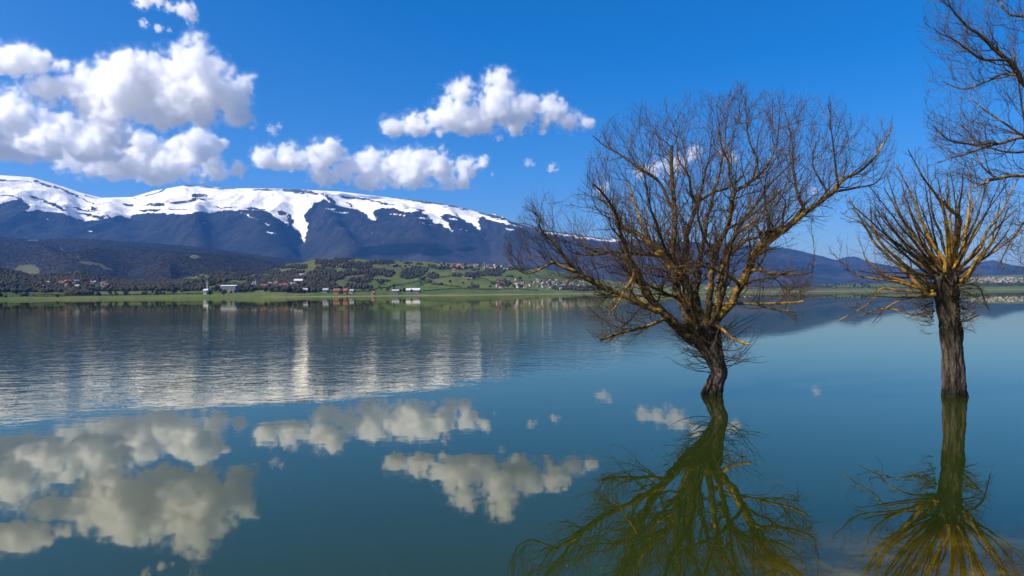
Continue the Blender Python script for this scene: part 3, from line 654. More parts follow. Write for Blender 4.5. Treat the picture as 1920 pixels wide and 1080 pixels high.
_n = 170000; _j = RNG.integers(0, len(cC) - 1, _n); _k = RNG.random(_n) * 145; _i = _k.astype(int); _f = _k - _i
_jf = RNG.random(_n); _u = _uC[_j] * (1 - _jf) + _uC[_j + 1] * _jf
_Y = yC[_i, _j] * (1 - _f) + yC[_i + 1, _j] * _f; _Z = H_land(_u, _Y); _px = pxu(_u); _py = hor(_px) - (_Z - H0) / _Y * F
_ok = (wood_a(_px, _py, 0, 0, 0) > .52) & (_Z > .8) & (_px > -300) & (_px < 2200); _ok &= RNG.random(_n) < .55
rad = RNG.uniform(1.3, 3.4, int(_ok.sum())); pts = np.stack([_u[_ok] * _Y[_ok], _Y[_ok], _Z[_ok] + rad * .8], -1); rad = list(rad)
tag(link_mesh('woods', clumps('woods', pts, rad, 1.15), mats=(leafm('bare_spring_wood', (.020, .018, .010), (.066, .058, .032)),)), 'dark bare woods on the green hills', 'woods', kind='stuff')
n = 52000; u_ = RNG.uniform((-350 - 960) / F, (1000 - 960) / F, n); Y_ = RNG.uniform(2050, 4900, n); h_ = H_foot(u_, Y_)
px_ = pxu(u_); py_ = hor(px_) - (h_ - H0) / Y_ * F; keep = (meadow_a(px_, py_, 0, 0, 0) < .45) & (h_ > 10)
u_, Y_, h_ = u_[keep], Y_[keep], h_[keep]; r_ = RNG.uniform(1.6, 3.4, len(u_))
tag(link_mesh('forest', clumps('forest', np.stack([u_ * Y_, Y_, h_ + r_ * .35], -1), r_, .9), mats=(M['bushes'][1],)), 'bare brown forest covering the foothills', 'forest', kind='stuff')

# pale tracks in the fields
def track(pl, w, name='track'):
    L, Rr = [], []
    q = [on_land(*p) for p in pl]; q = [p for p in q if p is not None]
    fine = []
    for a, b in zip(q[:-1], q[1:]):
        for t in np.linspace(0, 1, 14)[:-1]:
            c = a + (b - a) * t; c[2] = float(H_land(np.array([c[0] / c[1]]), np.array([c[1]]))[0]) + .55; fine.append(c)
    V = []
    for i, c in enumerate(fine):
        d = fine[min(i + 1, len(fine) - 1)] - fine[max(i - 1, 0)]; nrm = np.array((-d[1], d[0], 0)); nrm /= np.linalg.norm(nrm) + 1e-9
        V += [c - nrm * w, c + nrm * w]
    tag(link_mesh(name, mesh_np(name, V, [(2 * i, 2 * i + 1, 2 * i + 3, 2 * i + 2) for i in range(len(fine) - 1)]), mats=(flat('pale_dirt', (.36, .31, .24), .2, .2),)), kind='structure')
track([(853, 513), (860, 517), (872, 520), (885, 523), (897, 524)], 3.4)
track([(600, 491), (615, 494), (628, 499), (640, 504)], 3.0)

# ------------------------------------------------------------------ the willows
def catmull(pts, n):
    p = np.asarray(pts, float); p = np.vstack([2 * p[0] - p[1], p, 2 * p[-1] - p[-2]])
    t = np.linspace(0, len(p) - 3 - 1e-6, n); i = t.astype(int); f = (t - i)[:, None]
    a, b, c, d = p[i], p[i + 1], p[i + 2], p[i + 3]
    return .5 * (2 * b + (c - a) * f + (2 * a - 5 * b + 4 * c - d) * f ** 2 + (3 * b - a - 3 * c + d) * f ** 3)
def tubes(Pt, Rd, sides, rough=0.0):
    """Pt (n,k,3), Rd (n,k) -> verts, quad faces for n tubes"""
    n, k, _ = Pt.shape
    T = np.gradient(Pt, axis=1); T /= np.linalg.norm(T, axis=-1, keepdims=True) + 1e-9
    ref = np.where(np.abs(T[:, :1, 2:3]) > .8, np.array((1., .2, 0)), np.array((.1, .2, 1.)))
    m = T.mean(1, keepdims=True); ref = np.where(np.abs((m * (0, 0, 1)).sum(-1, keepdims=True)) > .75, np.array((1., .3, 0)), np.array((.05, .1, 1.)))
    A = np.cross(T, np.broadcast_to(ref, T.shape)); A /= np.linalg.norm(A, axis=-1, keepdims=True) + 1e-9; B = np.cross(T, A)
    th = np.arange(sides) / sides * 2 * np.pi
    rr = Rd[:, :, None] * (1 + rough * RNG.normal(size=(n, k, sides)))
    V = Pt[:, :, None, :] + rr[..., None] * (np.cos(th)[None, None, :, None] * A[:, :, None, :] + np.sin(th)[None, None, :, None] * B[:, :, None, :])
    fc = grid_faces(k, sides, True)
    Fc = fc[None] + (np.arange(n) * k * sides)[:, None, None]
    return V.reshape(-1, 3), Fc.reshape(-1, 4)
def build_twigs(name, batches, mat, parent, origin):
    Vs, Fs, off = [], [], 0
    for (Pt, Rd, sides) in batches:
        if len(Pt) == 0: continue
        V, Fc = tubes(Pt, Rd, sides, .04); Vs.append(V); Fs.append(Fc + off); off += len(V)
    if not Vs: return None
    o = link_mesh(name, mesh_np(name, np.vstack(Vs) - origin, np.vstack(Fs)), parent, (mat,), True)
    return o
class Grower:
    """grows side branches and twigs off given limb curves inside an outline"""
    def __init__(s, Y0, outline, depth, centre, seed, up=.35):
        s.Y0, s.poly, s.depth, s.rg, s.up = Y0, np.array(outline, float), depth, np.random.default_rng(seed), up
        s.c = centre
    def inside(s, p):
        k = F / p[:, 1]                                   # bearing and elevation of the point, as in the outline
        d = p - np.array((0, 0, H0)); cz = d @ FV; px = 960 + F * (d @ RV) / cz; py = 540 - F * (d @ UV) / cz
        jx, jy = 16 * fbm(px * .035, py * .035, 3.3, 3), 22 * fbm(px * .045, py * .02, 9.1, 3)
        return in_poly(px + jx, py + jy, s.poly) & (np.abs(p[:, 1] - s.Y0) < s.depth)
    def children(s, Pt, Rd, per, length, ang, npt, rmin, rfac, tmin=.2, up=None, wob=.25, gravity=0.0):
        """Pt (n,k,3): parents. per: number each; returns child tubes"""
        rg = s.rg; n, k, _ = Pt.shape
        if n == 0: return np.zeros((0, npt, 3)), np.zeros((0, npt))
        idx = np.repeat(np.arange(n), per); t = tmin + (1 - tmin) * (np.tile((np.arange(per) + .5) / per, n) + rg.normal(size=len(idx)) * .3 / per)
        t = np.clip(t, 0.02, .985) * (k - 1); i = np.minimum(t.astype(int), k - 2); f = (t - i)[:, None]
        st = Pt[idx, i] * (1 - f) + Pt[idx, i + 1] * f; pr = Rd[idx, i] * (1 - f[:, 0]) + Rd[idx, i + 1] * f[:, 0]
        T = Pt[idx, i + 1] - Pt[idx, i]; T /= np.linalg.norm(T, axis=1, keepdims=True) + 1e-9
        q = rg.normal(size=st.shape); q -= (q * T).sum(1, keepdims=True) * T; q /= np.linalg.norm(q, axis=1, keepdims=True)
        a = np.radians(rg.uniform(ang[0], ang[1], len(st)))[:, None]
        upv = (s.up if up is None else up) + rg.uniform(-.5, .3, (len(st), 1)); UPV = np.concatenate([np.zeros((len(st), 2)), upv], 1)
        out = st - s.c; out /= np.linalg.norm(out, axis=1, keepdims=True) + 1e-9
        d = T * np.cos(a) + q * np.sin(a) + UPV * .6 + out * .35; d /= np.linalg.norm(d, axis=1, keepdims=True)
        L = length[0] + (length[1] - length[0]) * rg.random(len(st)) ** 1.3
        C = np.zeros((len(st), npt, 3)); C[:, 0] = st; stp = L / (npt - 1)
        for j in range(1, npt):
            d = d + rg.normal(size=d.shape) * wob + UPV * .22 - np.array((0, 0, gravity)); d /= np.linalg.norm(d, axis=1, keepdims=True)
            C[:, j] = C[:, j - 1] + d * stp[:, None]
        r0 = np.maximum(np.minimum(pr * rfac, .02 + pr * .3), rmin)
        rr = r0[:, None] * np.linspace(1, .32, npt)[None] ; rr = np.maximum(rr, rmin * .62)
        ok = s.inside(C[:, -1]) & s.inside(C[:, npt // 2])
        # a twig that would leave the outline is kept short instead
        sh = ~ok & s.inside(st) & (rg.random(len(ok)) < .6)
        if sh.any(): C[sh] = st[sh][:, None] + (C[sh] - st[sh][:, None]) * .38
        ok2 = s.inside(C[:, -1])
        return C[ok2], rr[ok2]

def trunk_mesh(pl, Y0, parent, origin, seed, nrow=150, nsg=72, flare=.2, knobs=0):
    c = catmull([(*P(x, y, Y0), r / F * Y0) for x, y, r in pl], nrow); C, rad = c[:, :3], c[:, 3] * .88
    T = np.gradient(C, axis=0); T /= np.linalg.norm(T, axis=1, keepdims=True)
    A = np.cross(T, np.array((0, 1., 0))); A /= np.linalg.norm(A, axis=1, keepdims=True); B = np.cross(T, A)
    th = np.arange(nsg) / nsg * 2 * np.pi; s = np.concatenate([[0], np.cumsum(np.linalg.norm(np.diff(C, axis=0), axis=1))])
    TH, SS = np.meshgrid(th, s)
    cx, sx = np.cos(TH), np.sin(TH)
    big = fbm(cx * 1.3 + seed, sx * 1.3, SS * 1.1, 3); fur = fbm(cx * 4.5 + seed, sx * 4.5, SS * 1.6 + .6 * cx, 4, .6); fin = fbm(cx * 11, sx * 11 + seed, SS * 4.5, 3)
    rr = rad[:, None] * (1 + .15 * big + .30 * (np.abs(fur) * 2 - .5) * .8 + .08 * fin)
    if knobs:
        kn = fbm(cx * 2.2 + 3, sx * 2.2, SS * 4.5, 4, .6) * sstep(s[-1] * .62, s[-1] * .8, SS); rr = rr * (1 + knobs * kn)
    V = C[:, None] + rr[..., None] * (cx[..., None] * A[:, None] + sx[..., None] * B[:, None])
    hg = (SS / s[-1]).ravel(); wet = (sstep(.20, .05, V[..., 2] + .06 * fbm(cx * 2, sx * 2, SS * 2, 3))).ravel()
    Vv = V.reshape(-1, 3); Fq = grid_faces(nrow, nsg, True)
    Vv = np.vstack([Vv, C[-1] + T[-1] * rad[-1] * .4]); capi = len(Vv) - 1
    cap = np.array([[(nrow - 1) * nsg + j, (nrow - 1) * nsg + (j + 1) % nsg, capi, capi] for j in range(nsg)])
    me = bpy.data.meshes.new('trunk'); me.from_pydata((Vv - origin).tolist(), [], [tuple(q) for q in Fq.tolist()] + [(a, b, cc) for a, b, cc, _ in cap.tolist()])
    for nm, v in (('hgt', np.append(hg, 1)), ('wet', np.append(wet, 0))):
        a = me.attributes.new(nm, 'FLOAT', 'POINT'); a.data.foreach_set('value', v.astype(np.float32))
    me.update()
    return link_mesh('trunk', me, parent, (M['bark'],), True)

def make_tree(Y0, base, trunk, limbs, outline, depth, centre, seed, label, name, mats, lev, group, knobs=0, up=.35, extra=None, thin=.78):
    origin = P(base[0], base[1], Y0); origin[2] = 0
    root = empty(name, origin); tag(root, label, 'tree', group)
    trunk_mesh(trunk, Y0, root, origin, seed, knobs=knobs)
    G = Grower(Y0, outline, depth, P(*centre, Y0), seed, up); rg = np.random.default_rng(seed + 5)
    for li, (pl, dep, mk) in enumerate(limbs):
        n = len(pl); dd = np.linspace(0, 1, n) ** 1.1 * (dep[1] - dep[0]) + dep[0]
        pts = [(*P(x, y, Y0 + d), r / F * (Y0 + d)) for (x, y, r), d in zip(pl, dd)]
        Ln = sum(math.dist(a[:3], b[:3]) for a, b in zip(pts[:-1], pts[1:])); k = max(8, int(Ln / .05))
        c = catmull(pts, k); C = c[:, :3]; rad = np.maximum(c[:, 3] * thin, .0045)
        wob = np.stack([fbm(np.arange(k) * .16, li * 3.1 + q * 7, 0, 3) for q in range(3)], -1) * np.minimum(1, np.arange(k) / 6)[:, None]
        C = C + wob * np.minimum(.045, rad[:, None] * 1.1)
        rad = rad * (1 + .14 * fbm(np.arange(k) * .35, li * 1.7, 3, 3))
        sd = 12 if rad[0] > .05 else 8
        V, Fc = tubes(C[None], rad[None], sd, .05)
        limb = link_mesh('limb', mesh_np('limb', V - origin, Fc), root, (M[mk],), True)
        bat = []
        ml = Ln / 2.5
        bo = lev.get('boost', {}).get(li, 1)
        c1 = G.children(C[None], rad[None], max(3, int(lev['n1'] * Ln * bo)), lev['l1'], lev['a1'], 9, lev['r1'], .33, lev.get('t1', .25), wob=.24)
        c1b = G.children(C[None], rad[None], max(2, int(lev['nt'] * Ln)), (.12, .45), (30, 80), 5, lev['r3'], .2, .15, wob=.2)
        c2 = G.children(*c1, lev['n2'], lev['l2'], (22, 58), 7, lev['r2'], .55, .18, wob=.22)
        c3 = G.children(*c2, lev['n3'], lev['l3'], (20, 50), 5, lev['r3'], .6, .2, wob=.16)
        c3b = G.children(*c1, lev['n2'] - 1, lev['l3'], (25, 60), 5, lev['r3'], .4, .1, wob=.18)
        for (a, b), sd in ((c1, 5), (c2, 4), (c3, 3), (c3b, 3), (c1b, 3)): bat.append((a, b, sd))
        for a, b in zip(*c1): build_twigs('side_branch', [(a[None], b[None], 5)], M['limb_bare'], limb, origin)
        o = build_twigs('twigs', bat[1:], M['twig'], limb, origin)
        if o is not None: o['kind'] = 'stuff'
    if extra:
        st, dr, Ls = extra(rg)
        C = np.zeros((len(st), 9, 3)); C[:, 0] = st; d = dr / np.linalg.norm(dr, axis=1, keepdims=True)
        for j in range(1, 9):
            d = d + rg.normal(size=d.shape) * .12 + np.array((0, 0, .07)); d /= np.linalg.norm(d, axis=1, keepdims=True); C[:, j] = C[:, j - 1] + d * (Ls / 8)[:, None]
        Rr = np.linspace(.008, .0028, 9)[None] * np.ones((len(st), 1))
        e2 = G.children(C, Rr, 6, (.12, .45), (20, 55), 5, .0026, .6, .2)
        o = build_twigs('water_sprouts', [(C, Rr, 4), (*e2, 3)], M['twig'], root, origin); o['kind'] = 'stuff'
    return root

Y1 = 13.9
WILLOW_TRUNK = [(1329, 775, 30), (1333, 752, 26), (1334, 740, 23), (1338, 727, 20), (1343, 712, 17.5), (1348, 697, 17), (1344, 681, 18), (1338, 664, 21), (1331, 647, 25), (1325, 630, 29), (1322, 613, 29), (1322, 600, 22), (1322, 593, 10)]
W = [
 ([(1312, 640, 13), (1287, 627, 12), (1251, 594, 10.5), (1219, 560, 9), (1205, 536, 8), (1188, 500, 7), (1176, 474, 6), (1164, 440, 5), (1155, 405, 4), (1138, 373, 3), (1112, 345, 2)], (0, -1.2), 'limb'),
 ([(1240, 585, 7.5), (1229, 579, 7.5), (1200, 567, 7.2), (1166, 552, 6.5), (1140, 544, 6), (1108, 526, 5.5), (1077, 508, 4.6), (1051, 471, 3.4), (1036, 453, 2.8), (1015, 430, 2), (1009, 405, 1.2)], (-.45, -1.0), 'limb_yellow'),
 ([(1077, 508, 4), (1051, 499, 4), (1036, 492, 3.4), (1018, 502, 2.4), (992, 513, 1.8), (970, 505, 1.4), (952, 485, 1)], (-1.0, -1.3), 'limb_yellow'),
 ([(1256, 600, 4), (1246, 599, 4), (1215, 611, 3.6), (1183, 619, 3.4), (1150, 628, 3), (1127, 636, 2.6)], (-.2, -1.6), 'limb_yellow'),
 ([(1305, 632, 11), (1292, 616, 11), (1282, 575, 9.5), (1268, 536, 8.5), (1262, 512, 8), (1246, 481, 7), (1224, 461, 6.2), (1200, 440, 5.6), (1170, 425, 4.5), (1152, 396, 3.2), (1120, 368, 2)], (.1, .5), 'limb'),
 ([(1268, 530, 7), (1263, 505, 7), (1262, 462, 6.8), (1267, 420, 6.2), (1264, 385, 5.6), (1262, 345, 5), (1259, 305, 4.4), (1259, 272, 3.6)], (.1, .6), 'limb_bare'),
 ([(1264, 392, 4.5), (1254, 377, 4.2), (1230, 336, 3.8), (1193, 312, 3.2), (1162, 289, 2.3), (1135, 275, 1.6), (1110, 254, 1)], (.4, .9), 'limb_bare'),
 ([(1310, 622, 10), (1300, 596, 9), (1288, 560, 8), (1283, 520, 7.4), (1283, 495, 7), (1287, 450, 6), (1295, 415, 5), (1307, 385, 4.4), (1332, 365, 3.8), (1365, 352, 3), (1395, 330, 2)], (0, .9), 'limb'),
 ([(1307, 386, 3.6), (1296, 360, 3.3), (1290, 330, 2.8), (1272, 300, 2), (1268, 262, 1.4), (1260, 225, 1)], (.7, 1.2), 'limb_bare'),
 ([(1320, 615, 10), (1312, 592, 9), (1300, 558, 8), (1284, 525, 7), (1252, 490, 5.4), (1226, 470, 4.4), (1204, 420, 3.4), (1188, 380, 2.4), (1180, 340, 1.6)], (.3, 1.9), 'limb_yellow'),
 ([(1325, 615, 10), (1328, 580, 8.5), (1333, 536, 7.4), (1337, 500, 6.6), (1346, 457, 6), (1360, 430, 5.5), (1372, 390, 5), (1380, 362, 4.8), (1402, 345, 4), (1425, 325, 3.3), (1440, 308, 2.6), (1455, 270, 1.8), (1462, 222, 1.1)], (-.2, -.9), 'limb'),
 ([(1360, 431, 3.4), (1380, 422, 3.2), (1407, 405, 2.6), (1450, 372, 1.9), (1466, 354, 1.2)], (-.6, -1.0), 'limb_bare'),
 ([(1338, 498, 4), (1332, 470, 3.6), (1318, 440, 3), (1310, 412, 2.6), (1309, 385, 2.2), (1318, 340, 1.7), (1330, 290, 1.2), (1335, 245, .9)], (-.3, -1.4), 'limb_bare'),
 ([(1380, 362, 3.6), (1368, 335, 3), (1366, 305, 2.5), (1352, 270, 1.9), (1348, 230, 1.3)], (-.7, -.9), 'limb_bare'),
 ([(1412, 335, 2.8), (1418, 300, 2.4), (1404, 262, 1.8), (1400, 220, 1.2), (1396, 180, .8)], (-.8, -.5), 'limb_bare'),
 ([(1330, 625, 13), (1340, 606, 12), (1357, 584, 11), (1371, 563, 10.5), (1388, 534, 10), (1402, 505, 9.5), (1417, 478, 9), (1429, 457, 8.6), (1447, 444, 8.2), (1477, 424, 7.4), (1510, 398, 6.6), (1547, 372, 5.4), (1565, 358, 4.8), (1583, 335, 4.2), (1610, 322, 3.4), (1638, 297, 2.4), (1660, 263, 1.6), (1674, 235, 1)], (-.1, -.8), 'limb_yellow'),
 ([(1563, 360, 3.2), (1602, 352, 2.6), (1641, 344, 1.8), (1660, 318, 1.1)], (-.6, -.9), 'limb'),
 ([(1508, 399, 4.6), (1503, 380, 4.4), (1492, 350, 3.4), (1488, 313, 2.6), (1484, 260, 1.8), (1472, 210, 1.1)], (-.5, 0), 'limb_bare'),
 ([(1572, 352, 2.8), (1568, 320, 2.5), (1564, 285, 2), (1558, 236, 1.4), (1557, 190, .8)], (-.65, -1.2), 'limb_bare'),
 ([(1550, 370, 2.7), (1549, 358, 2.5), (1535, 336, 2.1), (1524, 305, 1.6), (1530, 265, 1)], (-.6, -.1), 'limb_bare'),
 ([(1430, 456, 4.4), (1426, 440, 4.2), (1416, 418, 3.2), (1410, 395, 2.4), (1405, 365, 1.6)], (-.4, .4), 'limb'),
 ([(1400, 508, 5), (1420, 507, 4.6), (1441, 511, 4), (1477, 515, 3), (1505, 514, 2.2), (1525, 508, 1.4)], (-.3, -1.4), 'limb'),
 ([(1335, 572, 4), (1360, 569, 3.8), (1395, 570, 3.5), (1429, 570, 3.2), (1477, 569, 2.6), (1506, 565, 1.8)], (-.2, -1.6), 'limb_yellow'),
 ([(1417, 571, 2.6), (1453, 580, 2.2), (1494, 586, 1.5)], (-.9, -1.5), 'limb'),
 ([(1330, 608, 4.4), (1344, 610, 4.2), (1357, 620, 3.8), (1374, 635, 3.4), (1405, 646, 2.8)], (-.3, -1.1), 'limb_yellow'),
 ([(1390, 534, 4.2), (1370, 522, 4), (1357, 514, 3.8), (1333, 503, 3.4), (1296, 498, 2.6), (1262, 503, 1.8)], (-.25, -1.5), 'limb_yellow'),
 ([(1252, 483, 4.6), (1232, 479, 4.4), (1212, 477, 4), (1188, 475, 3.6), (1140, 474, 2.8), (1103, 479, 2), (1080, 474, 1.3)], (.4, -.6), 'limb_yellow'),
 ([(1278, 566, 4.2), (1268, 558, 4), (1241, 546, 3.4), (1219, 535, 2.8), (1192, 520, 1.8)], (0, -1.3), 'limb_yellow'),
 ([(1345, 530, 5), (1358, 492, 4.6), (1375, 470, 4.2), (1400, 452, 3.8), (1430, 440, 3), (1462, 425, 2.2), (1490, 400, 1.4)], (.2, 1.5), 'limb'),
 ([(1330, 600, 8), (1345, 560, 7), (1352, 515, 6), (1362, 470, 5), (1390, 420, 4), (1420, 380, 3), (1445, 345, 2), (1500, 290, 1.2)], (.3, 2.2), 'limb'),
 ([(1318, 600, 8), (1306, 560, 7), (1310, 510, 6), (1318, 455, 5), (1330, 400, 4), (1345, 340, 3), (1358, 280, 1.8), (1362, 220, 1)], (.3, 2.0), 'limb'),
 ([(1330, 612, 6), (1350, 575, 5.4), (1362, 530, 4.6), (1368, 480, 3.8), (1378, 440, 3), (1440, 400, 2), (1470, 360, 1.2)], (-.3, -2.2), 'limb'),
 ([(1310, 615, 6), (1298, 575, 5.4), (1290, 530, 4.6), (1250, 470, 3.8), (1230, 420, 3), (1215, 370, 2), (1205, 310, 1.2)], (-.3, -2.2), 'limb'),
 ([(1190, 505, 4), (1186, 525, 3.6), (1170, 548, 2.8), (1158, 570, 2.2), (1140, 590, 1.4)], (-.9, -1.2), 'limb_yellow'),
]
OUT1 = [(943, 460), (948, 425), (985, 365), (1030, 350), (1060, 365), (1095, 325), (1100, 270), (1113, 240), (1160, 205), (1215, 172), (1290, 165), (1335, 180), (1385, 155), (1420, 165), (1480, 165), (1557, 172), (1620, 195), (1682, 222), (1688, 290), (1665, 350), (1605, 388), (1565, 420), (1530, 470), (1540, 530), (1510, 595), (1450, 640), (1400, 690), (1300, 700), (1240, 690), (1215, 655), (1125, 650), (1085, 600), (1050, 560), (1000, 545), (955, 505)]
def sprouts(rg):
    st, dr, L = [], [], []
    for i in range(60):
        sd = -1 if rg.random() < .62 else 1; y = rg.uniform(612, 700); cxx = np.interp(y, [612, 650, 697], [1322, 1331, 1348])
        st.append(P(cxx + sd * 17, y, Y1 + rg.uniform(-.15, .15))); dr.append((sd * 1.0, rg.normal() * .7, rg.uniform(-.25, .45))); L.append(rg.uniform(.35, 1.15))
    return np.array(st), np.array(dr), np.array(L)
LEV1 = dict(n1=6.4, l1=(.45, 1.5), a1=(22, 62), n2=5, l2=(.28, .85), n3=3, l3=(.14, .48), nt=11, r1=.0062, r2=.0036, r3=.0023, t1=.22, boost={1: 1.5, 2: 1.6, 3: 1.5, 0: 1.3, 27: 1.4, 28: 1.3, 26: 1.5, 33: 1.5})
make_tree(Y1, (1334, 742), WILLOW_TRUNK, W, OUT1, 3.2, (1322, 520), 3, 'big bare willow with a crooked dark trunk and wide spreading crown, standing in the lake', 'willow_tree', None, LEV1, 'bare willows standing in the lake', extra=sprouts)

Y2 = 13.5
POLL_TRUNK = [(1791, 775, 28), (1790, 748, 26), (1789, 738, 25), (1788, 700, 23.5), (1785, 660, 22.5), (1782, 622, 22.5), (1779, 597, 23.5), (1774, 566, 26), (1773, 545, 27), (1775, 525, 26), (1776, 511, 21), (1777, 502, 12)]
POLL_TRUNK = [(x, y, r * .87) for x, y, r in POLL_TRUNK]
SH = [
 [(1755, 552, 6), (1736, 547, 6), (1695, 507, 5), (1667, 481, 4.4), (1639, 456, 3.6), (1617, 415, 2.6), (1591, 368, 1.4)],
 [(1755, 540, 6), (1742, 532, 6), (1698, 497, 5), (1654, 459, 3.6), (1635, 422, 2.6), (1632, 387, 1.4)],
 [(1750, 546, 5), (1727, 541, 5), (1680, 528, 4), (1635, 522, 3), (1601, 513, 2.2), (1579, 494, 1.6), (1561, 474, 1)],
 [(1752, 546, 5), (1730, 542, 5), (1690, 527, 4.2), (1654, 513, 3.2), (1626, 488, 2.2), (1618, 470, 1.2)],
 [(1768, 515, 5), (1761, 494, 5), (1736, 466, 4.2), (1714, 437, 3.6), (1695, 415, 3), (1673, 378, 2), (1657, 352, 1.2)],
 [(1772, 510, 5), (1768, 488, 5), (1749, 456, 4.6), (1730, 418, 4), (1717, 381, 3), (1698, 343, 2), (1680, 308, 1.2)],
 [(1780, 505, 5.4), (1780, 481, 5.4), (1777, 437, 5), (1768, 393, 4.4), (1755, 365, 3.8), (1733, 337, 2.6), (1714, 302, 1.8), (1702, 280, 1)],
 [(1788, 505, 7), (1790, 488, 7), (1796, 437, 6.4), (1798, 408, 6), (1781, 394, 5), (1767, 379, 4)],
 [(1797, 412, 3.6), (1800, 380, 3), (1803, 355, 2.2), (1805, 325, 1.2)],
 [(1792, 510, 4.6), (1796, 494, 4.6), (1812, 431, 3.6), (1818, 368, 2.4), (1820, 311, 1.2)],
 [(1796, 515, 5), (1805, 497, 5), (1834, 469, 4.2), (1853, 431, 3.4), (1872, 405, 2.8), (1884, 384, 2.2), (1900, 352, 1.6), (1910, 335, 1)],
 [(1800, 528, 4.6), (1812, 517, 4.6), (1834, 484, 3.8), (1859, 456, 3), (1878, 421, 2.2), (1891, 388, 1.2)],
 [(1798, 535, 4.4), (1810, 524, 4.4), (1843, 478, 3.4), (1860, 448, 2.6), (1868, 415, 2), (1876, 372, 1.1)],
 [(1786, 505, 4), (1788, 485, 4), (1783, 421, 3), (1777, 358, 2), (1777, 325, 1)],
 [(1805, 535, 2.6), (1821, 532, 2.4), (1837, 541, 2), (1846, 560, 1.6), (1853, 580, 1)],
 [(1752, 583, 3), (1742, 585, 3), (1711, 591, 2.6), (1686, 582, 2.2), (1651, 579, 1.6), (1607, 594, 1)],
 [(1750, 556, 3), (1736, 557, 3), (1700, 560, 2.4), (1664, 576, 1.8), (1635, 607, 1)],
 [(1745, 548, 3.4), (1727, 547, 3.4), (1686, 545, 2.8), (1654, 540, 2.2), (1639, 560, 1.8), (1613, 579, 1.4), (1573, 601, .9)],
 [(1800, 603, 2.8), (1815, 600, 2.6), (1837, 591, 2)],
 [(1800, 574, 2.2), (1827, 584, 1.4)],
 [(1750, 552, 2.6), (1736, 553, 2.6), (1686, 557, 2), (1607, 554, 1)],
 [(1782, 508, 4.4), (1776, 480, 4.2), (1762, 440, 3.6), (1748, 400, 2.8), (1742, 350, 1.6), (1738, 310, 1)],
 [(1790, 508, 4.4), (1800, 475, 4), (1822, 430, 3.2), (1840, 385, 2.2), (1848, 335, 1.2)],
 [(1770, 518, 4), (1745, 490, 3.6), (1712, 468, 3), (1680, 440, 2.2), (1650, 405, 1.2)],
 [(1800, 522, 4), (1822, 500, 3.6), (1850, 480, 2.8), (1885, 440, 1.8), (1905, 400, 1)],
 [(1765, 525, 4), (1735, 510, 3.6), (1690, 470, 2.8), (1655, 430, 2), (1638, 400, 1.2)],
 [(1775, 510, 3.6), (1755, 470, 3.2), (1725, 430, 2.6), (1700, 380, 1.8), (1690, 340, 1)],
]
prg = random.Random(21); SHL = []
for i, s_ in enumerate(SH): SHL.append((s_, (prg.uniform(-.25, .2), prg.uniform(-1.0, .9)), 'shoot' if i < 18 else 'limb'))
for i in range(26):
    a = R(prg.uniform(-95, 62)); L = prg.uniform(120, 215) * (1 if a > -1.1 else .8); sx, sy = 1776 + 26 * math.sin(a), 522 - 18 * max(0, math.cos(a)); q = []
    bend = prg.uniform(-.1, .25) * (-1 if a > 0 else 1)
    for t in (0, .25, .5, .75, 1):
        aa = a + bend * t; q.append((sx + L * t * math.sin(aa), sy - L * t * math.cos(aa), 3.6 - 2.8 * t))
    SHL.append((q, (prg.uniform(-.3, .3), prg.uniform(-1.5, 1.5)), 'shoot' if i % 2 else 'limb'))
OUT2 = [(1555, 470), (1585, 360), (1650, 340), (1675, 300), (1700, 272), (1830, 295), (1860, 330), (1912, 325), (1918, 400), (1880, 470), (1850, 530), (1862, 590), (1840, 620), (1740, 640), (1640, 625), (1560, 615), (1590, 540)]
def pspr(rg):
    st, dr, L = [], [], []
    for i in range(46):
        y = rg.uniform(530, 605); sd = -1 if rg.random() < .7 else 1
        st.append(P(1774 + sd * 24, y, Y2 + rg.uniform(-.2, .1))); dr.append((sd, rg.normal() * .7, rg.uniform(-.7, .25))); L.append(rg.uniform(.12, .7))
    for i in range(90):
        a = rg.uniform(0, 6.283); y = 640 - 130 * rg.random() ** .6; c = P(1774, y, Y2); d = np.array((math.cos(a), math.sin(a), rg.uniform(-.5, .6)))
        st.append(c + d * np.array((1, 1, 0)) * .25); dr.append(d); L.append(rg.uniform(.05, .3))
    return np.array(st), np.array(dr), np.array(L)
LEV2 = dict(n1=3.6, l1=(.15, .6), a1=(15, 50), n2=3, l2=(.1, .35), n3=2, l3=(.06, .2), nt=8, r1=.0042, r2=.003, r3=.0023, t1=.3)
make_tree(Y2, (1789, 743), POLL_TRUNK, SHL, OUT2, 2.2, (1776, 530), 9, 'pollard willow with straight furrowed trunk and a fan of yellow shoots, standing in the lake', 'pollard_willow', None, LEV2, 'bare willows standing in the lake', knobs=.28, up=.3, extra=pspr, thin=.66)

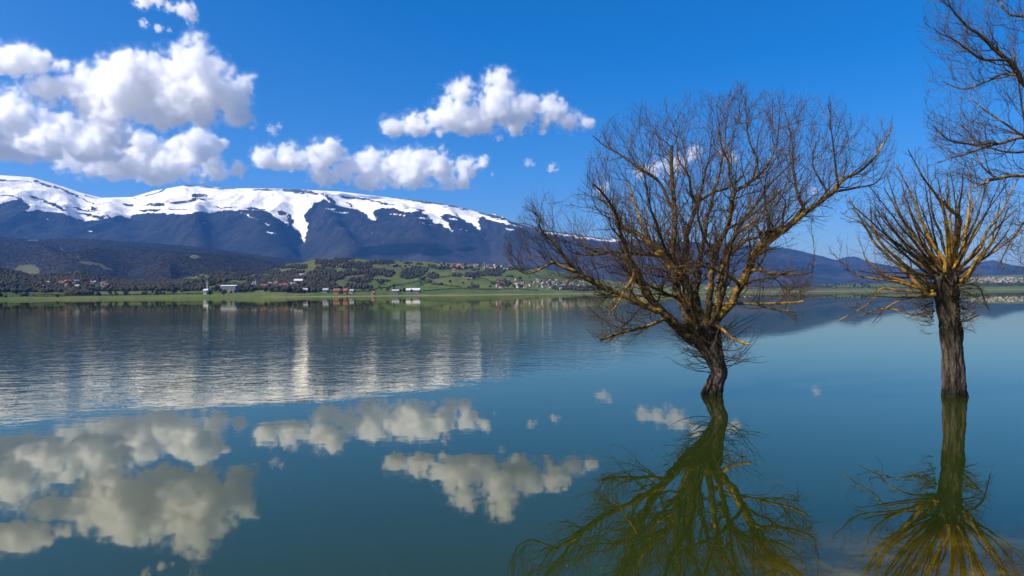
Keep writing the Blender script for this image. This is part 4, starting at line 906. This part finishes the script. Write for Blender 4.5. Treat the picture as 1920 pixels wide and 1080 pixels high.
Y3 = 12.6
T3 = [(2092, 780, 38), (2088, 740, 34), (2082, 640, 30), (2078, 520, 27), (2072, 400, 23), (2064, 300, 18), (2052, 200, 14), (2042, 100, 10), (2036, 20, 7), (2030, -60, 4)]
T3L = [
 ([(2062, 300, 8), (1990, 226, 7.4), (1920, 156, 6), (1904, 132, 5.5), (1869, 93, 4.6), (1838, 66, 3.6), (1807, 43, 2.6), (1783, 16, 1.8), (1768, -25, 1)], (0, -.6), 'limb_bare'),
 ([(1886, 113, 3.2), (1862, 111, 3), (1838, 109, 2.6), (1811, 90, 2), (1787, 74, 1.5), (1760, 62, .9)], (-.5, -.9), 'limb_bare'),
 ([(1904, 141, 3), (1880, 139, 2.8), (1850, 152, 2.3), (1807, 167, 1.7), (1765, 152, 1)], (-.5, 0), 'limb_bare'),
 ([(2070, 380, 8), (1990, 285, 5.4), (1920, 259, 4), (1884, 266, 3.6), (1853, 270, 3.2), (1818, 270, 2.5), (1776, 261, 1.7), (1750, 235, 1)], (0, -.3), 'limb'),
 ([(1862, 270, 2.6), (1840, 280, 2.4), (1811, 290, 2), (1785, 297, 1.5), (1758, 306, 1)], (-.2, .4), 'limb'),
 ([(1930, 258, 3), (1912, 252, 2.8), (1881, 230, 2.3), (1846, 206, 1.7), (1818, 183, 1)], (-.2, .5), 'limb'),
 ([(1930, 284, 3), (1896, 286, 2.6), (1860, 278, 2), (1830, 262, 1.4), (1800, 232, 1)], (.2, .7), 'limb_bare'),
 ([(2074, 440, 8), (2000, 350, 5.4), (1920, 331, 4.2), (1865, 335, 3.4), (1848, 343, 2.8), (1826, 353, 2)], (0, -.5), 'limb_yellow'),
 ([(1866, 334, 2.2), (1842, 311, 1.8), (1830, 284, 1)], (-.4, -.3), 'limb'),
 ([(2046, 130, 7), (1990, 70, 5), (1940, 40, 3.6), (1918, 31, 3), (1890, 24, 2.4), (1868, -4, 1.6), (1856, -30, 1)], (0, .5), 'limb_bare'),
 ([(1925, 240, 2.4), (1916, 200, 2), (1910, 150, 1.6), (1900, 90, 1.1)], (.3, .8), 'limb_bare'),
 ([(2074, 470, 6), (2000, 410, 4), (1945, 402, 2.6), (1920, 418, 2.2), (1900, 444, 1.8), (1884, 475, 1.4), (1868, 502, 1)], (0, -.5), 'limb'),
 ([(2076, 520, 5), (2010, 480, 3), (1960, 500, 2), (1925, 480, 1.2)], (0, -.4), 'limb'),
]
OUT3 = [(1720, 70), (1730, -60), (2300, -60), (2300, 560), (1940, 560), (1880, 520), (1860, 480), (1880, 420), (1830, 375), (1755, 345), (1722, 260), (1728, 190)]
LEV3 = dict(n1=6, l1=(.35, 1.25), a1=(22, 60), n2=5, l2=(.22, .7), n3=3, l3=(.12, .42), nt=8, r1=.0052, r2=.0032, r3=.0022, t1=.12)
make_tree(Y3, (2090, 742), T3, T3L, OUT3, 2.6, (2060, 330), 15, 'willow at the right edge, only its hanging upper branches reaching into the picture', 'willow_tree', None, LEV3, 'bare willows standing in the lake')

# ------------------------------------------------------------------ small things on and under the water
pts, rad = [], []
for i in range(46):
    y = 4.2 + 9 * rng.random() ** 1.5; x = rng.uniform(-.72, .72) * y; pts.append((x, y, .001)); rad.append(rng.uniform(.002, .006))
tag(link_mesh('floating_debris', clumps('floating_debris', pts, rad, .35), mats=(flat('pale_fluff', (.20, .18, .13), .3, 40),)), 'tiny pale specks drifting on the calm water', 'debris', kind='stuff')
